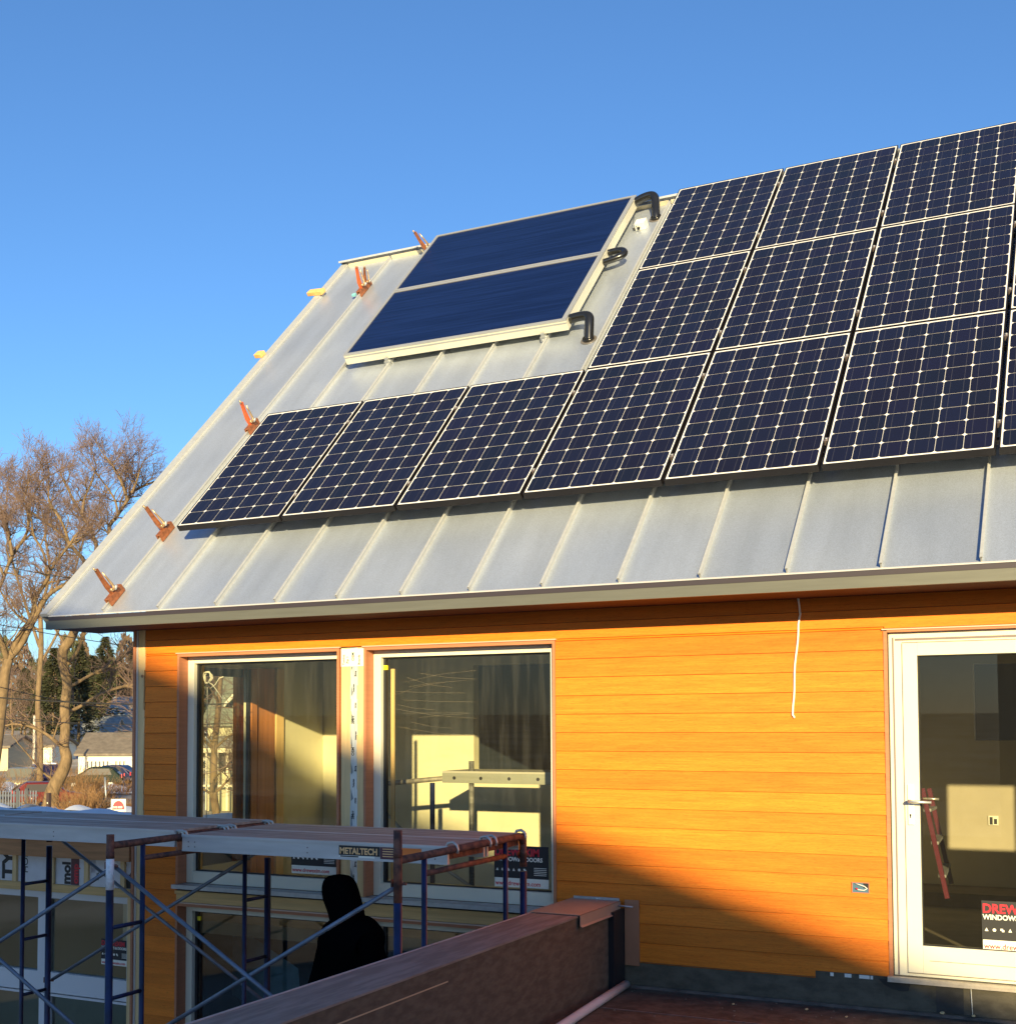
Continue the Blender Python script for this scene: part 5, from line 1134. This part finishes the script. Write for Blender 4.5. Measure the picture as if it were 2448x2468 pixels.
def place(proto, first, px, pyb, D, s, rz, lab, cat='tree', grp='bare trees on the rise behind the houses'):
    c = at(px, pyb, D); c.z = gz(c.x, c.y)
    if first: r = proto
    else:
        r = proto.copy(); COL.objects.link(r)
        for ch in proto.children: q = ch.copy(); COL.objects.link(q); q.parent = r
    r.location = c; r.scale = (s, s, s); r.rotation_euler = (0, 0, rz); tag(r, lab, cat, grp)
used = set(); rr = random.Random(44)
spots = [(-40, 150), (-5, 128), (25, 150), (52, 190), (78, 170), (105, 205), (140, 230), (175, 250), (205, 215), (238, 240), (268, 205), (292, 235), (318, 190), (345, 215), (0, 215), (60, 235), (120, 150), (380, 170), (440, 130), (520, 140), (600, 150), (535, 46), (575, 52)]
desc = ['at the far left edge', 'left of the forked tree', 'behind the forked tree trunk', 'left of the small cream building roof', 'over the small cream building', 'just left of the big trunk', 'right behind the big trunk', 'right of the big trunk', 'over the grey slate roof', 'over the tan gable', 'left of the tall cream house', 'over the tall cream house', 'against the orange corner', 'hidden mostly by the orange corner', 'far behind the left tree', 'far behind the small building', 'closest behind the pale gold car', 'behind the house corner', 'seen through the left upper window at its left', 'seen through the left upper window in the middle', 'behind the left upper window frame', 'close outside the corner window pane', 'outside the corner window beside the close tree']
for k, (px, D) in enumerate(spots):
    pi_ = k % 3; place(protos[pi_], pi_ not in used, px, 1800, D, rr.uniform(0.75, 1.1) * (1.0 if D < 160 else 1.15), rr.uniform(0, 6), 'hazy brown bare tree %s' % desc[k]); used.add(pi_)
# evergreens
green = M('conifer_needles', (0.060, 0.064, 0.026), 0.9, 0, (1.5, 1.5, 1.5), 0.5); green2 = M('conifer_dark', (0.034, 0.040, 0.018), 0.9, 0, (1.5, 1.5, 1.5), 0.4)
def conifer(seed, h, wd):
    rnd = random.Random(seed); root = empty('evergreen_tree'); mb(bark).tube([(0, 0, -1), (0, 0, h * 0.95)], [h * 0.02, 0.03], 6, cap=False).build('trunk', root)
    b = MB()
    for k in range(5200):
        t = rnd.random() ** 0.8; z = h * (0.10 + 0.90 * t); R0 = wd * (1 - t) ** 0.75 * (0.75 + 0.25 * math.sin(z * 3.1 + seed)) + 0.15; a = rnd.uniform(0, 6.283); rr_ = R0 * math.sqrt(rnd.uniform(0.25, 1.0)) * (0.8 + 0.3 * math.sin(a * 3 + z))
        c = Vector((rr_ * math.cos(a), rr_ * math.sin(a), z - rr_ * 0.15)); d = Vector((math.cos(a), math.sin(a), rnd.uniform(-0.5, 0.3))).normalized(); s = rnd.uniform(0.20, 0.48)
        u = d.cross(Vector((rnd.uniform(-1, 1), rnd.uniform(-1, 1), 1))).normalized(); b.mat(green if rnd.random() < 0.6 else green2)
        b.face([c - u * s * 0.28, c + d * s, c + u * s * 0.28, c - d * s * 0.4])
    b.build('crown', root); return root
cps = [conifer(1, 12, 3.4), conifer(2, 10, 4.2)]
used = set()
for k, (px, D, s, ds) in enumerate(((128, 140, 1.0, 'left of the big trunk'), (100, 150, 0.8, 'short one behind the small cream building'), (190, 150, 1.05, 'right of the big trunk'), (222, 165, 1.15, 'above the grey slate roof'), (252, 190, 1.25, 'above the tan gable'), (290, 215, 1.2, 'above the tall cream house'), (322, 200, 1.15, 'beside the orange corner'), (60, 185, 1.0, 'behind the forked tree'), (480, 110, 1.0, 'seen through the left upper window'))):
    place(cps[k % 2], (k % 2) not in used, px, 1800, D, s, k * 1.3, 'dark green evergreen %s' % ds, 'tree', 'evergreens behind the houses'); used.add(k % 2)
# far-off wood that reads as one mass
wrn = random.Random(77); wmats = [M('wood_brown', (0.115, 0.075, 0.045), 0.95), M('wood_mauve', (0.13, 0.085, 0.07), 0.95), M('wood_olive', (0.075, 0.075, 0.028), 0.95), green]
dw = MB()
for k in range(26000):
    px_k = wrn.uniform(-160, 800); D_ = wrn.uniform(205, 300); c = at(px_k, 1800, D_); g0 = gz(c.x, c.y)
    top = 13.5 + 2.8 * math.sin(px_k * 0.045) + 1.3 * math.sin(px_k * 0.13 + 1) + (D_ - 205) * 0.03
    h_ = top * wrn.random() ** 0.75; c.z = g0 + h_
    m_ = wmats[int(1.5 + 1.5 * math.sin(px_k * 0.07 + 2) + wrn.uniform(-0.7, 0.7)) % 4]; dw.mat(m_)
    s_ = wrn.uniform(0.25, 0.75); u = Vector((wrn.uniform(-1, 1), wrn.uniform(-1, 1), wrn.uniform(-0.4, 0.4))).normalized(); v = Vector((wrn.uniform(-0.5, 0.5), wrn.uniform(-0.5, 0.5), 1)).normalized()
    dw.face([c - u * s_ * 0.5, c - v * s_ * 0.8, c + u * s_ * 0.45, c + v * s_ * 1.1])
dw.build('distant_wood', kind='stuff')
# shrubs of orange twigs
shm = M('orange_stems', (0.27, 0.15, 0.065), 0.9)
def shrub(seed, hgt, n_, spread):
    rnd = random.Random(seed); b = mb(shm)
    for k in range(n_):
        a = rnd.uniform(0, 6.283); r0 = rnd.uniform(0, 0.6); p = Vector((r0 * math.cos(a), r0 * math.sin(a), -0.2)); d = Vector((math.cos(a) * spread * rnd.random(), math.sin(a) * spread * rnd.random(), 1)).normalized(); pts = [p]
        L = hgt * rnd.uniform(0.6, 1.1)
        for i in range(4): d = (d + Vector((rnd.uniform(-1, 1), rnd.uniform(-1, 1), 0)) * 0.16).normalized(); pts.append(pts[-1] + d * L / 4)
        b.tube(pts, [0.018, 0.015, 0.012, 0.009, 0.006], 3, cap=False)
        for j in (2, 3, 4): 
            q = (d + Vector((rnd.uniform(-1, 1), rnd.uniform(-1, 1), 0.2))).normalized(); b.tube([pts[j], pts[j] + q * 0.4 * hgt * 0.5], [0.009, 0.005], 3, cap=False)
    return b
for k, (px, py2, D, hgt, n_, ds) in enumerate(((205, 1966, 60, 1.35, 170, 'left of the lawn sign'), (240, 1966, 62, 1.15, 170, 'just behind the lawn sign'), (180, 1966, 63, 1.6, 130, 'at the right foot of the big trunk'), (285, 1966, 66, 0.95, 170, 'between the lawn sign and the corner'), (320, 1966, 66, 0.9, 140, 'half hidden by the orange corner'), (30, 1925, 80, 1.3, 60, 'in front of the pale gold car'), (80, 1945, 72, 0.9, 50, 'by the picket fence'), (-20, 1915, 78, 1.6, 90, 'at the left picture edge'), (175, 1925, 84, 2.6, 110, 'tall one right of the big trunk'), (215, 1925, 82, 1.8, 110, 'before the dark green car'), (250, 1922, 86, 1.5, 110, 'right of the tilted post'), (60, 1925, 86, 2.2, 60, 'between the gold car and the big trunk'), (300, 1920, 90, 1.4, 110, 'behind the lawn sign at the corner'))):
    c = at(px, py2, D); o = shrub(k + 50, hgt, n_, 0.9).build('twiggy_shrub'); o.location = c; tag(o, 'orange brown leafless shrub %s' % ds, 'shrub', 'leafless shrubs by the snow')
# utility wires
wm = M('wire_black', (0.02, 0.02, 0.022), 0.6)
def wire(a, c, D0, D1, r, lab, sag=0.25):
    p = at(a[0], a[1], D0); q = at(c[0], c[1], D1); e1 = p + (p - q) * 0.6; e2 = q + (q - p) * 1.2; pts = []
    for i in range(25):
        t = i / 24; v = e1 + (e2 - e1) * t; v.z -= sag * (1 - (2 * t - 1) ** 2) - sag * 0.8; pts.append(v)
    tag(mb(wm).tube(pts, r, 6).build('utility_wire'), lab, 'wire', 'utility wires')
wire((0, 1364), (182, 1392), 40, 42, 0.012, 'highest utility wire crossing the tree crowns')
wire((0, 1508), (325, 1556), 40, 44, 0.014, 'wire passing just under the eave corner')
wire((0, 1522), (135, 1509), 42, 46, 0.010, 'thin wire rising to meet the eave corner')
wire((0, 1658), (188, 1693), 40, 44, 0.013, 'wire slanting down to the big trunk')
wire((0, 1684), (325, 1694), 38, 40, 0.022, 'thick utility wire crossing the big trunk')
wire((0, 1735), (325, 1743), 40, 42, 0.013, 'level wire above the cream house')
wire((150, 1744), (325, 1750), 42, 44, 0.010, 'lowest thin wire above the cream house')
b = mb(M('birch_pole', (0.55, 0.50, 0.42), 0.8, 0, (3, 3, 3), 0.3)); q = at(83, 1790, 105); b.tube([q + Vector((0, 0, -3)), q + Vector((0, 0, 2.3))], 0.11, 8); tag(b.build('pale_pole'), 'pale pole standing between the left trees', 'pole')
